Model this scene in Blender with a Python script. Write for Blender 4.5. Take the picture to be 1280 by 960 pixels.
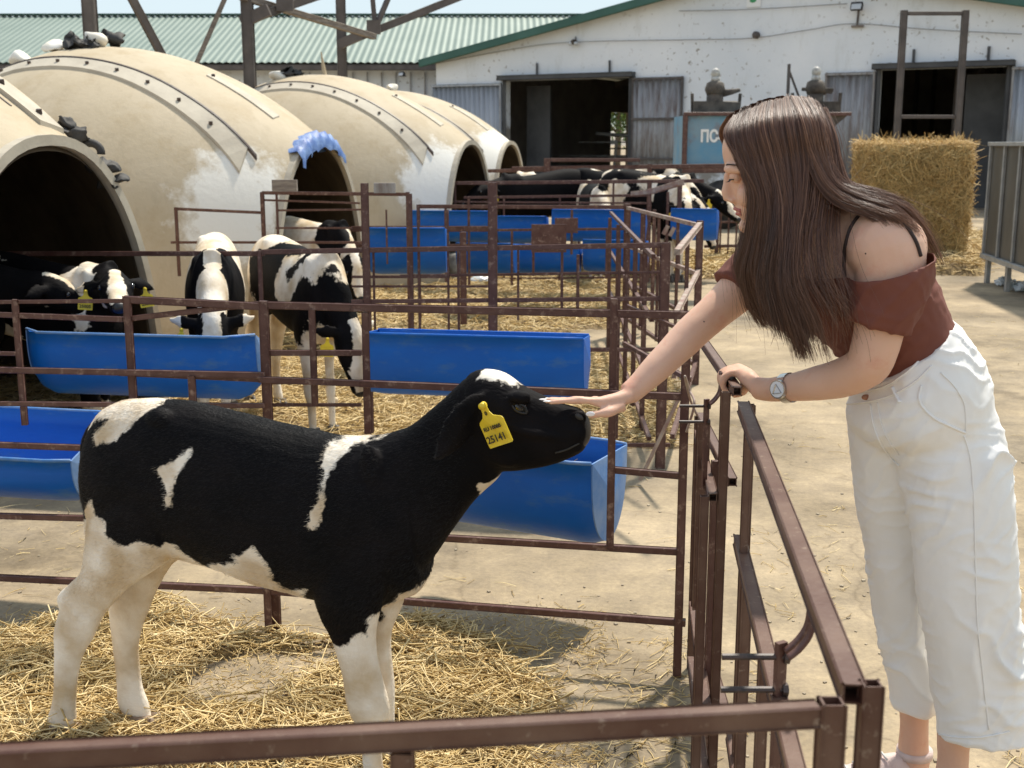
import bpy, bmesh, math, random
import numpy as np
from mathutils import Vector, Matrix, noise as mnoise
from mathutils.bvhtree import BVHTree
random.seed(7); rng = np.random.default_rng(7)
for _o in list(bpy.data.objects): bpy.data.objects.remove(_o)
SC = bpy.context.scene; COL = SC.collection

# ---------------------------------------------------------------- camera
FPX, CH, PITCH = 1500.0, 1.45, math.radians(11.31)
cam = bpy.data.cameras.new('camera'); cam.sensor_width = 36; cam.lens = 36*FPX/1280
cam.clip_start = .05; cam.clip_end = 3000
co = bpy.data.objects.new('camera', cam); COL.objects.link(co)
co.location = (0, 0, CH); co.rotation_euler = (math.pi/2-PITCH, 0, 0); SC.camera = co
cam.dof.use_dof = True; cam.dof.focus_distance = 2.9; cam.dof.aperture_fstop = 9
# ---------------------------------------------------------------- light
SUN_DIR = Vector((0.30, 0.50, 1.0)).normalized()          # towards the sun: behind the scene, a little right, high
elev = math.asin(SUN_DIR.z); azim = math.atan2(SUN_DIR.x, SUN_DIR.y)
W = bpy.data.worlds.new('World'); SC.world = W; W.use_nodes = True
nt = W.node_tree; bg = nt.nodes['Background']
sky = nt.nodes.new('ShaderNodeTexSky'); sky.sky_type = 'NISHITA'; sky.sun_disc = False
sky.sun_elevation = elev; sky.sun_rotation = azim; sky.dust_density = 2.5; sky.air_density = 1.0; sky.ozone_density = 1.0
hs = nt.nodes.new('ShaderNodeHueSaturation'); hs.inputs['Saturation'].default_value = .6; nt.links.new(sky.outputs[0], hs.inputs['Color'])
vm = nt.nodes.new('ShaderNodeVectorMath'); vm.operation = 'MINIMUM'; vm.inputs[1].default_value = (2.55, 3.02, 3.24)      # thin even haze over the whole sky
nt.links.new(hs.outputs[0], vm.inputs[0]); nt.links.new(vm.outputs[0], bg.inputs[0]); bg.inputs[1].default_value = 0.15
sl = bpy.data.lights.new('sun', 'SUN'); sl.energy = 2.75; sl.angle = math.radians(3.0); sl.color = (1, .93, .82)
so = bpy.data.objects.new('sun', sl); COL.objects.link(so); so.rotation_euler = SUN_DIR.to_track_quat('Z', 'Y').to_euler(); so.location = (3, 5, 12)
SC.view_settings.view_transform = 'Standard'; SC.view_settings.look = 'None'; SC.view_settings.exposure = 0.99; SC.view_settings.gamma = 1

# ---------------------------------------------------------------- helpers: points on the place's planes
_c, _s = math.cos(PITCH), math.sin(PITCH)
def ray(u, v):
    dx = (u-640)/FPX; dy = (480-v)/FPX
    return Vector((dx, _c+dy*_s, -_s+dy*_c))
ORI = Vector((0, 0, CH))
def pY(u, v, Y): d = ray(u, v); return ORI + d*(Y/d.y)
def pZ(u, v, z=0.0): d = ray(u, v); return ORI + d*((z-CH)/d.z)
def pP(u, v, a, b):
    """hit with the vertical plane through ground points a, b"""
    d = ray(u, v); n = Vector((-(b[1]-a[1]), b[0]-a[0], 0)); t = n.dot(Vector((a[0], a[1], 0))-ORI)/n.dot(d)
    return ORI + d*t

# ---------------------------------------------------------------- helpers: objects
def tag(o, label=None, cat=None, group=None, kind=None):
    if label: o['label'] = label
    if cat: o['category'] = cat
    if group: o['group'] = group
    if kind: o['kind'] = kind
    return o
def root(name, loc, label, cat, group=None, rz=0):
    o = bpy.data.objects.new(name, None); COL.objects.link(o); o.location = loc; o.rotation_euler = (0, 0, rz)
    o.empty_display_size = .1
    return tag(o, label, cat, group)
def mesh_obj(name, V, F, m, parent=None, smooth=False, local=False):
    """V in world space unless local; origin follows the parent's base"""
    off = Vector((0, 0, 0))
    if parent is not None and not local:
        p = parent
        while p is not None: off += p.location; p = p.parent
    me = bpy.data.meshes.new(name)
    me.from_pydata([tuple(Vector(v)-off) for v in V], [], F); me.update()
    if m is not None:
        for mm in (m if isinstance(m, (list, tuple)) else [m]): me.materials.append(mm)
    if smooth: me.shade_smooth()
    o = bpy.data.objects.new(name, me); COL.objects.link(o)
    if parent is not None: o.parent = parent
    return o
def np_mesh(name, V, F, m, parent=None, smooth=False):
    """fast mesh from arrays; F (n,k)"""
    me = bpy.data.meshes.new(name); V = np.asarray(V, np.float32); F = np.asarray(F, np.int32)
    me.vertices.add(len(V)); me.vertices.foreach_set('co', V.ravel())
    n, k = F.shape
    me.loops.add(n*k); me.loops.foreach_set('vertex_index', F.ravel())
    me.polygons.add(n); me.polygons.foreach_set('loop_start', np.arange(n, dtype=np.int32)*k)
    me.update(calc_edges=True)
    if m is not None: me.materials.append(m)
    if smooth: me.shade_smooth()
    o = bpy.data.objects.new(name, me); COL.objects.link(o)
    if parent is not None: o.parent = parent
    return o
class MB:
    def __init__(s): s.V = []; s.F = []
    def add(s, V, F):
        n = len(s.V); s.V += [Vector(v) for v in V]; s.F += [tuple(i+n for i in f) for f in F]
    def box(s, c, h, R=None):
        """box centre c, half sizes h, optional 3x3"""
        V = [Vector((x*h[0], y*h[1], z*h[2])) for x in (-1, 1) for y in (-1, 1) for z in (-1, 1)]
        if R is not None: V = [R @ v for v in V]
        s.add([v+Vector(c) for v in V], [(0, 1, 3, 2), (4, 6, 7, 5), (0, 4, 5, 1), (2, 3, 7, 6), (0, 2, 6, 4), (1, 5, 7, 3)])
    def beam(s, a, b, w, h=None, open_end=False, upv=(0, 0, 1)):
        """square tube with chamfered corners and, if open, hollow ends"""
        h = h or w; a = Vector(a); b = Vector(b); d = (b-a).normalized(); u = Vector(upv)
        if abs(d.dot(u)) > .95: u = Vector((0, 1, 0)) if abs(d.y) < .9 else Vector((1, 0, 0))
        x = d.cross(u).normalized(); y = x.cross(d).normalized()
        def ring(p, k, c=.18):
            o = []
            for sx, sy in ((1, 1), (-1, 1), (-1, -1), (1, -1)):
                e = ((1-c, 1) if sx*sy > 0 else (1, 1-c)), ((1, 1-c) if sx*sy > 0 else (1-c, 1))
                for ex, ey in e: o.append(p + x*(sx*ex*w/2*k) + y*(sy*ey*h/2*k))
            return o
        rs = [ring(a, 1), ring(b, 1)]; caps = []
        if open_end:
            rs = [ring(a+d*.03, .78), ring(a, .8), ring(a, 1), ring(b, 1), ring(b, .8), ring(b-d*.03, .78)]
        V = [v for r in rs for v in r]; F = []
        for i in range(len(rs)-1):
            for j in range(8): F.append((i*8+j, i*8+(j+1) % 8, i*8+8+(j+1) % 8, i*8+8+j))
        n = len(V); F += [tuple(reversed(range(8))), tuple(range(n-8, n))]
        s.add(V, F)
    def tube(s, pts, r, n=8, cap=True, flat=1.0, upv=(0, 0, 1)):
        pts = [Vector(p) for p in pts]; rr = r if isinstance(r, (list, tuple)) else [r]*len(pts)
        V = []; F = []; px = None
        for i, p in enumerate(pts):
            d = (pts[min(i+1, len(pts)-1)]-pts[max(i-1, 0)]).normalized()
            if px is None:
                u = Vector(upv) if abs(d.dot(Vector(upv))) < .9 else Vector((0, 1, .01)).normalized()
                px = d.cross(u).normalized()
            px = (px-d*px.dot(d)).normalized(); py = px.cross(d)
            for k in range(n):
                a = 2*math.pi*k/n; V.append(p+px*(math.cos(a)*rr[i])+py*(math.sin(a)*rr[i]*flat))
        for i in range(len(pts)-1):
            for k in range(n): F.append((i*n+k, i*n+(k+1) % n, i*n+n+(k+1) % n, i*n+n+k))
        if cap: F += [tuple(reversed(range(n))), tuple(range(len(V)-n, len(V)))]
        s.add(V, F)
    def ell(s, c, r, R=None, nu=16, nv=10):
        V = []; F = []; c = Vector(c)
        for j in range(nv+1):
            t = math.pi*j/nv
            for i in range(nu):
                a = 2*math.pi*i/nu
                p = Vector((r[0]*math.sin(t)*math.cos(a), r[1]*math.sin(t)*math.sin(a), r[2]*math.cos(t)))
                if R is not None: p = R @ p
                V.append(c+p)
        for j in range(nv):
            for i in range(nu): F.append((j*nu+i, j*nu+nu+i, j*nu+nu+(i+1) % nu, j*nu+(i+1) % nu))
        s.add(V, F)
    def quad(s, a, b, c, d): s.add([a, b, c, d], [(0, 1, 2, 3)])
    def build(s, name, m, parent=None, smooth=False, local=False): return mesh_obj(name, s.V, s.F, m, parent, smooth, local)
def catmull(P, k=6):
    """interpolate rows of P"""
    P = np.asarray(P, float); n = len(P); out = []
    for i in range(n-1):
        p0, p1, p2, p3 = P[max(i-1, 0)], P[i], P[i+1], P[min(i+2, n-1)]
        for j in range(k):
            t = j/k; out.append(.5*((2*p1)+(p2-p0)*t+(2*p0-5*p1+4*p2-p3)*t*t+(3*p1-p0-3*p2+p3)*t**3))
    out.append(P[-1]); return np.array(out)
def remesh(mb, voxel, smooth_it=3, smooth_f=.5):
    me = bpy.data.meshes.new('tmp'); me.from_pydata([tuple(v) for v in mb.V], [], mb.F); me.update()
    o = bpy.data.objects.new('tmp', me); COL.objects.link(o)
    m = o.modifiers.new('r', 'REMESH'); m.mode = 'VOXEL'; m.voxel_size = voxel; m.use_smooth_shade = True
    if smooth_it:
        q = o.modifiers.new('s', 'SMOOTH'); q.iterations = smooth_it; q.factor = smooth_f
    dg = bpy.context.evaluated_depsgraph_get(); dg.update()
    r = bpy.data.meshes.new_from_object(o.evaluated_get(dg)); bpy.data.objects.remove(o); bpy.data.meshes.remove(me)
    return r
def link_mesh(name, me, m, parent=None, local=False):
    """me in world space unless local"""
    me.name = name; me.materials.clear()
    for mm in (m if isinstance(m, (list, tuple)) else [m]): me.materials.append(mm)
    me.shade_smooth()
    o = bpy.data.objects.new(name, me); COL.objects.link(o)
    if parent is not None:
        o.parent = parent
        if not local: me.transform(Matrix.Translation(-Vector(parent.location)))
    return o
def mverts(me):
    a = np.empty(len(me.vertices)*3, np.float32); me.vertices.foreach_get('co', a); return a.reshape(-1, 3)
def mnormals(me):
    a = np.empty(len(me.vertices)*3, np.float32); me.vertices.foreach_get('normal', a); return a.reshape(-1, 3)
def bvh_of(me): return BVHTree.FromPolygons([v.co.copy() for v in me.vertices], [tuple(p.vertices) for p in me.polygons])

# ---------------------------------------------------------------- materials
def new_mat(name):
    m = bpy.data.materials.new(name); m.use_nodes = True
    return m, m.node_tree, m.node_tree.nodes['Principled BSDF']
def N(nt, t, **k):
    n = nt.nodes.new(t)
    for a, b in k.items(): setattr(n, a, b)
    return n
def mat(name, c1, c2=None, scale=6.0, rough=.6, bump=0.0, bscale=None, metallic=0.0, lo=.38, hi=.62, spec=.5, stretch=None,
        c3=None, s3=30.0, lo3=.6, hi3=.7, coat=0, rough2=None, sss=0, world=False, bdist=.01):
    m, nt, p = new_mat(name); L = nt.links.new
    p.inputs['Roughness'].default_value = rough; p.inputs['Metallic'].default_value = metallic
    p.inputs['Specular IOR Level'].default_value = spec
    p.inputs['Base Color'].default_value = (*c1, 1)
    if coat: p.inputs['Coat Weight'].default_value = coat
    if sss: p.inputs['Subsurface Weight'].default_value = sss; p.inputs['Subsurface Radius'].default_value = (.01, .004, .002); p.inputs['Subsurface Scale'].default_value = 1
    if world: tc = N(nt, 'ShaderNodeNewGeometry'); src = tc.outputs['Position']
    else: tc = N(nt, 'ShaderNodeTexCoord'); src = tc.outputs['Object']
    if stretch:
        mp = N(nt, 'ShaderNodeMapping'); mp.inputs['Scale'].default_value = stretch; L(src, mp.inputs[0]); src = mp.outputs[0]
    col = None
    def nz(sc, det=7, rg=.6):
        n = N(nt, 'ShaderNodeTexNoise'); n.inputs['Scale'].default_value = sc; n.inputs['Detail'].default_value = det; n.inputs['Roughness'].default_value = rg
        L(src, n.inputs['Vector']); return n
    if c2 is not None:
        n = nz(scale); r = N(nt, 'ShaderNodeValToRGB'); r.color_ramp.elements[0].position = lo; r.color_ramp.elements[1].position = hi
        r.color_ramp.elements[0].color = (*c1, 1); r.color_ramp.elements[1].color = (*c2, 1); L(n.outputs[0], r.inputs[0]); col = r.outputs[0]
        if rough2 is not None:
            rr = N(nt, 'ShaderNodeMapRange'); rr.inputs[1].default_value = lo; rr.inputs[2].default_value = hi; rr.inputs[3].default_value = rough; rr.inputs[4].default_value = rough2
            L(n.outputs[0], rr.inputs[0]); L(rr.outputs[0], p.inputs['Roughness'])
    if c3 is not None:
        n = nz(s3, 5, .7); r = N(nt, 'ShaderNodeValToRGB'); r.color_ramp.elements[0].position = lo3; r.color_ramp.elements[1].position = hi3
        r.color_ramp.elements[0].color = (0, 0, 0, 1); r.color_ramp.elements[1].color = (1, 1, 1, 1); L(n.outputs[0], r.inputs[0])
        mx = N(nt, 'ShaderNodeMix', data_type='RGBA'); L(r.outputs[0], mx.inputs[0])
        if col is not None: L(col, mx.inputs[6])
        else: mx.inputs[6].default_value = (*c1, 1)
        mx.inputs[7].default_value = (*c3, 1); col = mx.outputs[2]
    if col is not None: L(col, p.inputs['Base Color'])
    if bump:
        n = nz(bscale or scale*3, 8, .65); b = N(nt, 'ShaderNodeBump'); b.inputs['Strength'].default_value = bump; b.inputs['Distance'].default_value = bdist
        L(n.outputs[0], b.inputs['Height']); L(b.outputs[0], p.inputs['Normal'])
    return m
M = {}
M['rust'] = mat('brown_painted_steel', (.075, .026, .019), (.13, .062, .046), 14, .5, .35, 60, 0, .35, .7, c3=(.30, .20, .15), s3=38, lo3=.55, hi3=.72, world=True, bdist=.002)
M['rust_near'] = mat('maroon_painted_steel', (.085, .033, .020), (.16, .092, .062), 9, .5, .6, 45, 0, .35, .75, c3=(.33, .25, .185), s3=55, lo3=.6, hi3=.75, world=True, bdist=.002)
M['pale_pipe'] = mat('pale_worn_pipe', (.40, .33, .27), (.25, .14, .11), 10, .55, .3, 40, world=True, bdist=.002)
M['dark_steel'] = mat('dark_grey_steel', (.075, .062, .055), (.12, .10, .088), 4, .6, .2, 30, world=True)
M['bolt'] = mat('dark_bolt_steel', (.03, .022, .02), (.08, .05, .04), 60, .5, world=True)
M['blue'] = mat('blue_barrel_plastic', (.001, .088, .40), (.002, .12, .50), 5, .38, .15, 30, 0, .3, .7, spec=.3, c3=(.05, .15, .36), s3=12, lo3=.53, hi3=.75, rough2=.55, stretch=(.5, 1, 1.3))
M['blue_worn'] = mat('scuffed_blue_plastic', (.05, .18, .46), (.16, .27, .48), 8, .5, .2, 30)
M['dome'] = mat('cream_fibreglass', (.60, .49, .33), (.70, .60, .44), 1.4, .55, .3, 22, 0, .3, .7, c3=(.50, .41, .28), s3=3.4, lo3=.50, hi3=.75, spec=.3)
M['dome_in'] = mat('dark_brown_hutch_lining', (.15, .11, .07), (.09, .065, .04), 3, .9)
M['flange'] = mat('greyed_fibreglass_flange', (.42, .37, .29), (.50, .445, .35), 6, .7, .2, 40)
M['lime'] = mat('white_splashed_fibreglass', (.80, .77, .70), (.70, .64, .52), 3, .6)
M['tagy'] = mat('yellow_tag_plastic', (.78, .58, .03), (.70, .50, .03), 40, .4)
M['ink'] = mat('black_print', (.02, .018, .015), rough=.6)
M['wallw'] = None
M['greenroof'] = mat('pale_green_roof_sheet', (.15, .20, .17), (.20, .25, .215), .5, .5, 0, None, .15, .3, .7)
M['greentrim'] = mat('dark_green_trim', (.03, .10, .075), (.045, .13, .1), 1, .5)
M['galv'] = mat('galvanised_sheet', (.30, .32, .34), (.42, .44, .46), 1.6, .5, .1, 20, .35, .3, .7, stretch=(3, 3, .5), c3=(.22, .18, .15), s3=2.5, lo3=.55, hi3=.8)
M['galv_old'] = mat('weathered_galvanised_sheet', (.27, .26, .25), (.36, .36, .36), 1.6, .55, .1, 20, .3, .3, .7, stretch=(3, 3, .5), c3=(.16, .12, .10), s3=3, lo3=.45, hi3=.7)
M['interior'] = mat('dark_barn_lining', (.30, .26, .23), (.42, .37, .33), 1.2, .9)
M['dark_frame'] = mat('dark_door_frame', (.05, .05, .052), (.08, .08, .08), 2, .6)
M['grime'] = mat('grimy_machine_steel', (.045, .036, .028), (.11, .09, .07), 6, .75, .6, 18)
M['capw'] = mat('pale_plastic_cap', (.5, .5, .46), (.3, .28, .25), 20, .5)
M['trailerblue'] = mat('faded_blue_panel', (.10, .27, .42), (.20, .31, .38), 1.5, .6, .1, 20, c3=(.22, .15, .12), s3=2.2, lo3=.55, hi3=.7)
M['whiteprint'] = mat('white_print', (.8, .8, .78), rough=.6)
M['greenprint'] = mat('green_print', (.05, .3, .12), rough=.6)
M['cage'] = mat('scuffed_grey_container_panel', (.085, .08, .07), (.17, .16, .14), 2.0, .45, .15, 12, .55, .3, .7, stretch=(1, 1, .6))
M['cagerail'] = mat('grey_container_frame', (.34, .34, .33), (.45, .45, .44), 8, .45, 0, None, .5)
M['plastic_bag'] = mat('crumpled_white_plastic', (.75, .78, .78), (.6, .66, .68), 8, .3, .3, 12)
M['foil'] = mat('blue_plastic_rag', (.05, .12, .36), (.16, .26, .5), 12, .5, .5, 20)
M['wood'] = mat('grey_old_board', (.16, .13, .11), (.28, .24, .2), 8, .8, .3, 30, stretch=(1, 1, 6))
M['black'] = mat('black_rubber', (.02, .02, .02), (.05, .045, .04), 10, .7)
M['wire'] = mat('grey_wire', (.25, .24, .22), rough=.6)
M['lampglass'] = mat('grey_lamp_glass', (.5, .52, .52), rough=.2)
# ================================================================ GROUND
def ground_mat():
    m, nt, p = new_mat('sandy_concrete'); L = nt.links.new
    g = N(nt, 'ShaderNodeNewGeometry')
    def nz(sc, det=8, rg=.6):
        n = N(nt, 'ShaderNodeTexNoise'); n.inputs['Scale'].default_value = sc; n.inputs['Detail'].default_value = det; n.inputs['Roughness'].default_value = rg
        L(g.outputs['Position'], n.inputs['Vector']); return n
    def ramp(n, a, b, ca, cb):
        r = N(nt, 'ShaderNodeValToRGB'); r.color_ramp.elements[0].position = a; r.color_ramp.elements[1].position = b
        r.color_ramp.elements[0].color = (*ca, 1); r.color_ramp.elements[1].color = (*cb, 1); L(n.outputs[0], r.inputs[0]); return r
    a = ramp(nz(1.3, 9, .62), .34, .64, (.29, .232, .155), (.53, .425, .285))
    b = ramp(nz(7, 9, .7), .3, .75, (.72, .72, .74), (1.08, 1.06, 1.0))
    c = ramp(nz(55, 6, .7), .35, .7, (.80, .80, .82), (1.08, 1.07, 1.05))
    d = ramp(nz(.55, 5, .5), .52, .66, (1, 1, 1), (.72, .74, .78))
    x1 = N(nt, 'ShaderNodeMix', data_type='RGBA', blend_type='MULTIPLY'); x1.inputs[0].default_value = 1
    x2 = N(nt, 'ShaderNodeMix', data_type='RGBA', blend_type='MULTIPLY'); x2.inputs[0].default_value = 1
    x3 = N(nt, 'ShaderNodeMix', data_type='RGBA', blend_type='MULTIPLY'); x3.inputs[0].default_value = 1
    L(a.outputs[0], x1.inputs[6]); L(b.outputs[0], x1.inputs[7]); L(x1.outputs[2], x2.inputs[6]); L(c.outputs[0], x2.inputs[7])
    L(x2.outputs[2], x3.inputs[6]); L(d.outputs[0], x3.inputs[7]); L(x3.outputs[2], p.inputs['Base Color'])
    p.inputs['Roughness'].default_value = .9; p.inputs['Specular IOR Level'].default_value = .2
    wn = nz(1.5, 4, .6); wm = N(nt, 'ShaderNodeMix', data_type='RGBA'); wm.inputs[0].default_value = .35; L(g.outputs['Position'], wm.inputs[6]); L(wn.outputs['Color'], wm.inputs[7])
    vo = N(nt, 'ShaderNodeTexVoronoi', feature='DISTANCE_TO_EDGE'); vo.inputs['Scale'].default_value = .9; L(wm.outputs[2], vo.inputs['Vector'])
    ck = ramp(vo, .0, .006, (.42, .40, .38), (1, 1, 1)); x4 = N(nt, 'ShaderNodeMix', data_type='RGBA', blend_type='MULTIPLY'); x4.inputs[0].default_value = .35
    dm = ramp(nz(.9, 8, .7), .55, .66, (1, 1, 1), (.62, .61, .60)); x5 = N(nt, 'ShaderNodeMix', data_type='RGBA', blend_type='MULTIPLY'); x5.inputs[0].default_value = 1
    L(x3.outputs[2], x4.inputs[6]); L(ck.outputs[0], x4.inputs[7]); L(x4.outputs[2], x5.inputs[6]); L(dm.outputs[0], x5.inputs[7]); L(x5.outputs[2], p.inputs['Base Color'])
    bm = N(nt, 'ShaderNodeBump'); bm.inputs['Strength'].default_value = .6; bm.inputs['Distance'].default_value = .006
    n = nz(38, 10, .72); L(n.outputs[0], bm.inputs['Height']); L(bm.outputs[0], p.inputs['Normal'])
    return m
M['ground'] = ground_mat()
def straw_mat(name, ca, cb, cc):
    m, nt, p = new_mat(name); L = nt.links.new
    at = N(nt, 'ShaderNodeAttribute', attribute_name='tone')
    r = N(nt, 'ShaderNodeValToRGB'); e = r.color_ramp.elements; e[0].color = (*ca, 1); e[1].color = (*cb, 1); e[1].position = .85
    q = e.new(.35); q.color = (*cc, 1)
    L(at.outputs['Fac'], r.inputs[0]); L(r.outputs[0], p.inputs['Base Color'])
    p.inputs['Roughness'].default_value = .55; p.inputs['Specular IOR Level'].default_value = .35
    return m
M['straw'] = straw_mat('straw', (.22, .13, .04), (.82, .65, .35), (.56, .39, .15))
M['hay'] = straw_mat('bale_straw', (.24, .15, .05), (.82, .60, .27), (.54, .35, .13))
M['strawbed'] = mat('trampled_straw', (.13, .085, .04), (.34, .235, .10), 22, .9, .9, 70, world=True, bdist=.02)
M['chaff'] = mat('straw_chaff', (.34, .25, .13), (.46, .36, .2), 25, .9, .6, 80, world=True)

def sheet(name, x0, x1, y0, y1, z, m, nx=1, ny=1):
    V = [(x0+(x1-x0)*i/nx, y0+(y1-y0)*j/ny, z) for j in range(ny+1) for i in range(nx+1)]
    F = [(j*(nx+1)+i, j*(nx+1)+i+1, (j+1)*(nx+1)+i+1, (j+1)*(nx+1)+i) for j in range(ny) for i in range(nx)]
    return mesh_obj(name, V, F, m)
tag(sheet('ground', -600, 600, -40, 1200, 0, M['ground'], 8, 8), kind='structure')

def straws(name, P, Ln, m, width=.0035, tilt=.22, seed=1, nrm=None, label=None, curl=.25, parent=None, tone=(0, 1)):
    """bent three-sided stalks; P (n,3) centres, Ln (n) lengths"""
    r = np.random.default_rng(seed); n = len(P); P = np.asarray(P, float)
    a = r.uniform(0, 2*np.pi, n); t = r.normal(0, tilt, n)
    D = np.stack([np.cos(a)*np.cos(t), np.sin(a)*np.cos(t), np.sin(t)], 1)
    if nrm is not None:
        nrm = np.asarray(nrm, float); D = r.normal(0, 1, (n, 3)); D -= (D*nrm).sum(1, keepdims=True)*nrm*(1-np.abs(r.normal(0, tilt, (n, 1))))
        D /= np.linalg.norm(D, axis=1, keepdims=True)
    B = r.normal(0, 1, (n, 3)); B -= (B*D).sum(1, keepdims=True)*D; B /= np.linalg.norm(B, axis=1, keepdims=True)
    C = np.cross(D, B); w = width*r.uniform(.5, 1.25, (n, 1)); L = np.asarray(Ln)[:, None]
    bend = B*L*r.normal(0, curl, (n, 1))*.3
    rings = []
    for k, (s, bb) in enumerate(((-.5, 0), (0, 1), (.5, 0))):
        c = P+D*L*s+bend*bb
        for q in range(3):
            an = 2*np.pi*q/3; rings.append(c+(B*np.cos(an)+C*np.sin(an)*.6)*w*(.55 if k != 1 else .6))
    V = np.stack(rings, 1).reshape(-1, 3)
    if nrm is None: V[:, 2] = np.maximum(V[:, 2], .002+np.repeat(r.uniform(0, .003, n), 9))
    base = (np.arange(n)*9)[:, None]; F = []
    for k in range(2):
        for q in range(3): F.append(np.stack([base[:, 0]+k*3+q, base[:, 0]+k*3+(q+1) % 3, base[:, 0]+k*3+3+(q+1) % 3, base[:, 0]+k*3+3+q], 1))
    F = np.stack(F, 1).reshape(-1, 4)
    o = np_mesh(name, V, F, m, parent)
    at = o.data.attributes.new('tone', 'FLOAT', 'POINT'); tn = np.repeat(np.clip(r.beta(2, 2, n)*(tone[1]-tone[0])+tone[0], 0, 1), 9).astype(np.float32)
    at.data.foreach_set('value', tn)
    if parent is None: tag(o, label, 'straw', kind='stuff')
    else: o['kind'] = 'stuff'
    return o
def vnoise(P, sc, off=0.0): return np.array([mnoise.noise(Vector((p[0]*sc+off, p[1]*sc+off*.7, p[2]*sc if len(p) > 2 else 0))) for p in P])
def in_poly(x, y, poly):
    poly = np.asarray(poly, float); x = np.asarray(x); y = np.asarray(y); r = np.zeros(x.shape, bool); j = len(poly)-1
    for i in range(len(poly)):
        xi, yi = poly[i]; xj, yj = poly[j]
        r ^= ((yi > y) != (yj > y)) & (x < (xj-xi)*(y-yi)/((yj-yi) if yj != yi else 1e-9)+xi); j = i
    return r
def poly_dist(x, y, poly):
    poly = np.asarray(poly, float); d = np.full(np.shape(x), 1e9)
    for i in range(len(poly)):
        a, b = poly[i], poly[(i+1) % len(poly)]; ab = b-a; t = np.clip(((x-a[0])*ab[0]+(y-a[1])*ab[1])/max(ab@ab, 1e-12), 0, 1)
        d = np.minimum(d, np.hypot(x-a[0]-t*ab[0], y-a[1]-t*ab[1]))
    return np.where(in_poly(x, y, poly), d, -d)
def bed(name, poly, hmax, label, n_st, ln, seed, width=.0035, step=.04, edge=.25, holes=(), tilt=.2, tone=(0, 1), nzs=2.2):
    """a mound of straw: heaped surface with loose stalks over it; poly in ground metres"""
    poly = [(p[0], p[1]) for p in poly]
    xs = [p[0] for p in poly]; ys = [p[1] for p in poly]
    X, Y = np.meshgrid(np.arange(min(xs)-.2, max(xs)+.2, step), np.arange(min(ys)-.2, max(ys)+.2, step)); sh = X.shape
    P = np.stack([X.ravel(), Y.ravel()], 1)
    def height(P):
        d = poly_dist(P[:, 0], P[:, 1], poly) + vnoise(P, nzs, seed)*.30 + vnoise(P, 9, seed)*.05
        for (hx, hy, hr) in holes: d = np.minimum(d, np.hypot(P[:, 0]-hx, P[:, 1]-hy)-hr+vnoise(P, 5, seed+3)*.12)
        k = np.clip(d/edge, -.5, 1)
        return k, np.where(k > 0, hmax*(k**.7)*(.65+.35*vnoise(P, 6, seed+9)+.25*vnoise(P, 22, seed)), k*.08)
    k, h = height(P)
    V = np.stack([P[:, 0], P[:, 1], h-.004], 1); ny, nx = sh
    I = np.arange(nx*ny).reshape(ny, nx); F = np.stack([I[:-1, :-1], I[:-1, 1:], I[1:, 1:], I[1:, :-1]], -1).reshape(-1, 4)
    keep = (k[F] > -.02).any(1); F = F[keep]
    o = np_mesh(name, V, F, M['strawbed'], smooth=True); tag(o, label, 'straw', kind='stuff')
    r = np.random.default_rng(seed)
    Q = np.stack([r.uniform(min(xs)-.15, max(xs)+.15, n_st*3), r.uniform(min(ys)-.15, max(ys)+.15, n_st*3)], 1)
    k, h = height(Q); ok = r.uniform(0, 1, len(Q)) < np.clip(k*2+.12, 0, 1)*(k > -.35); Q = Q[ok][:n_st]; h = h[ok][:n_st]
    n = len(Q); Ln = ln*r.lognormal(0, .5, n).clip(.3, 2.6)
    P3 = np.stack([Q[:, 0], Q[:, 1], np.maximum(h, 0)+r.uniform(.002, .022, n)], 1)
    straws('straw_stalks', P3, Ln, M['straw'], width, tilt, seed, label='loose yellow stalks lying over the '+label, tone=tone)

def G(u, v): p = pZ(u, v, 0); return (p.x, p.y)
# near pen bedding
bed('straw_bedding', [G(-160, 1040), G(-160, 800), G(40, 782), G(150, 752), G(205, 745), G(300, 790), G(430, 800), G(520, 785), G(640, 820), G(700, 865), G(700, 960), G(640, 1060), G(300, 1100)],
    .05, 'golden straw bedding under the nearest calf', 11500, .10, 3, .0043, .025, .12, holes=[(*G(262, 850), .14), (*G(325, 845), .16), (*G(385, 830), .09)])
bed('straw_bedding', [G(-60, 575), G(-60, 480), G(250, 455), G(740, 440), G(850, 470), G(850, 560), G(720, 572), G(560, 560), G(300, 575)],
    .05, 'straw bedding under the calves behind the upper troughs', 13000, .10, 5, .006, .06, .2, tone=(.1, 1))
bed('straw_bedding', [G(-60, 470), G(-60, 420), G(300, 400), G(470, 345), G(800, 352), G(815, 400), G(700, 420), G(500, 440)],
    .07, 'straw bedding in front of the second dome hutch', 9000, .13, 8, .009, .09, .25, tone=(.1, 1))
bed('straw_bedding', [G(560, 352), G(560, 330), G(840, 322), G(1000, 318), G(1010, 340), G(880, 350), G(700, 345)],
    .12, 'straw bedding around the heifers at the back', 5000, .2, 9, .014, .15, .3)
bed('straw_heap', [G(1150, 343), G(1080, 330), G(1090, 300), G(1260, 300), G(1250, 325), G(1215, 345)],
    .20, 'loose straw fallen at the foot of the bale', 3500, .22, 12, .011, .08, .3)
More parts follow.
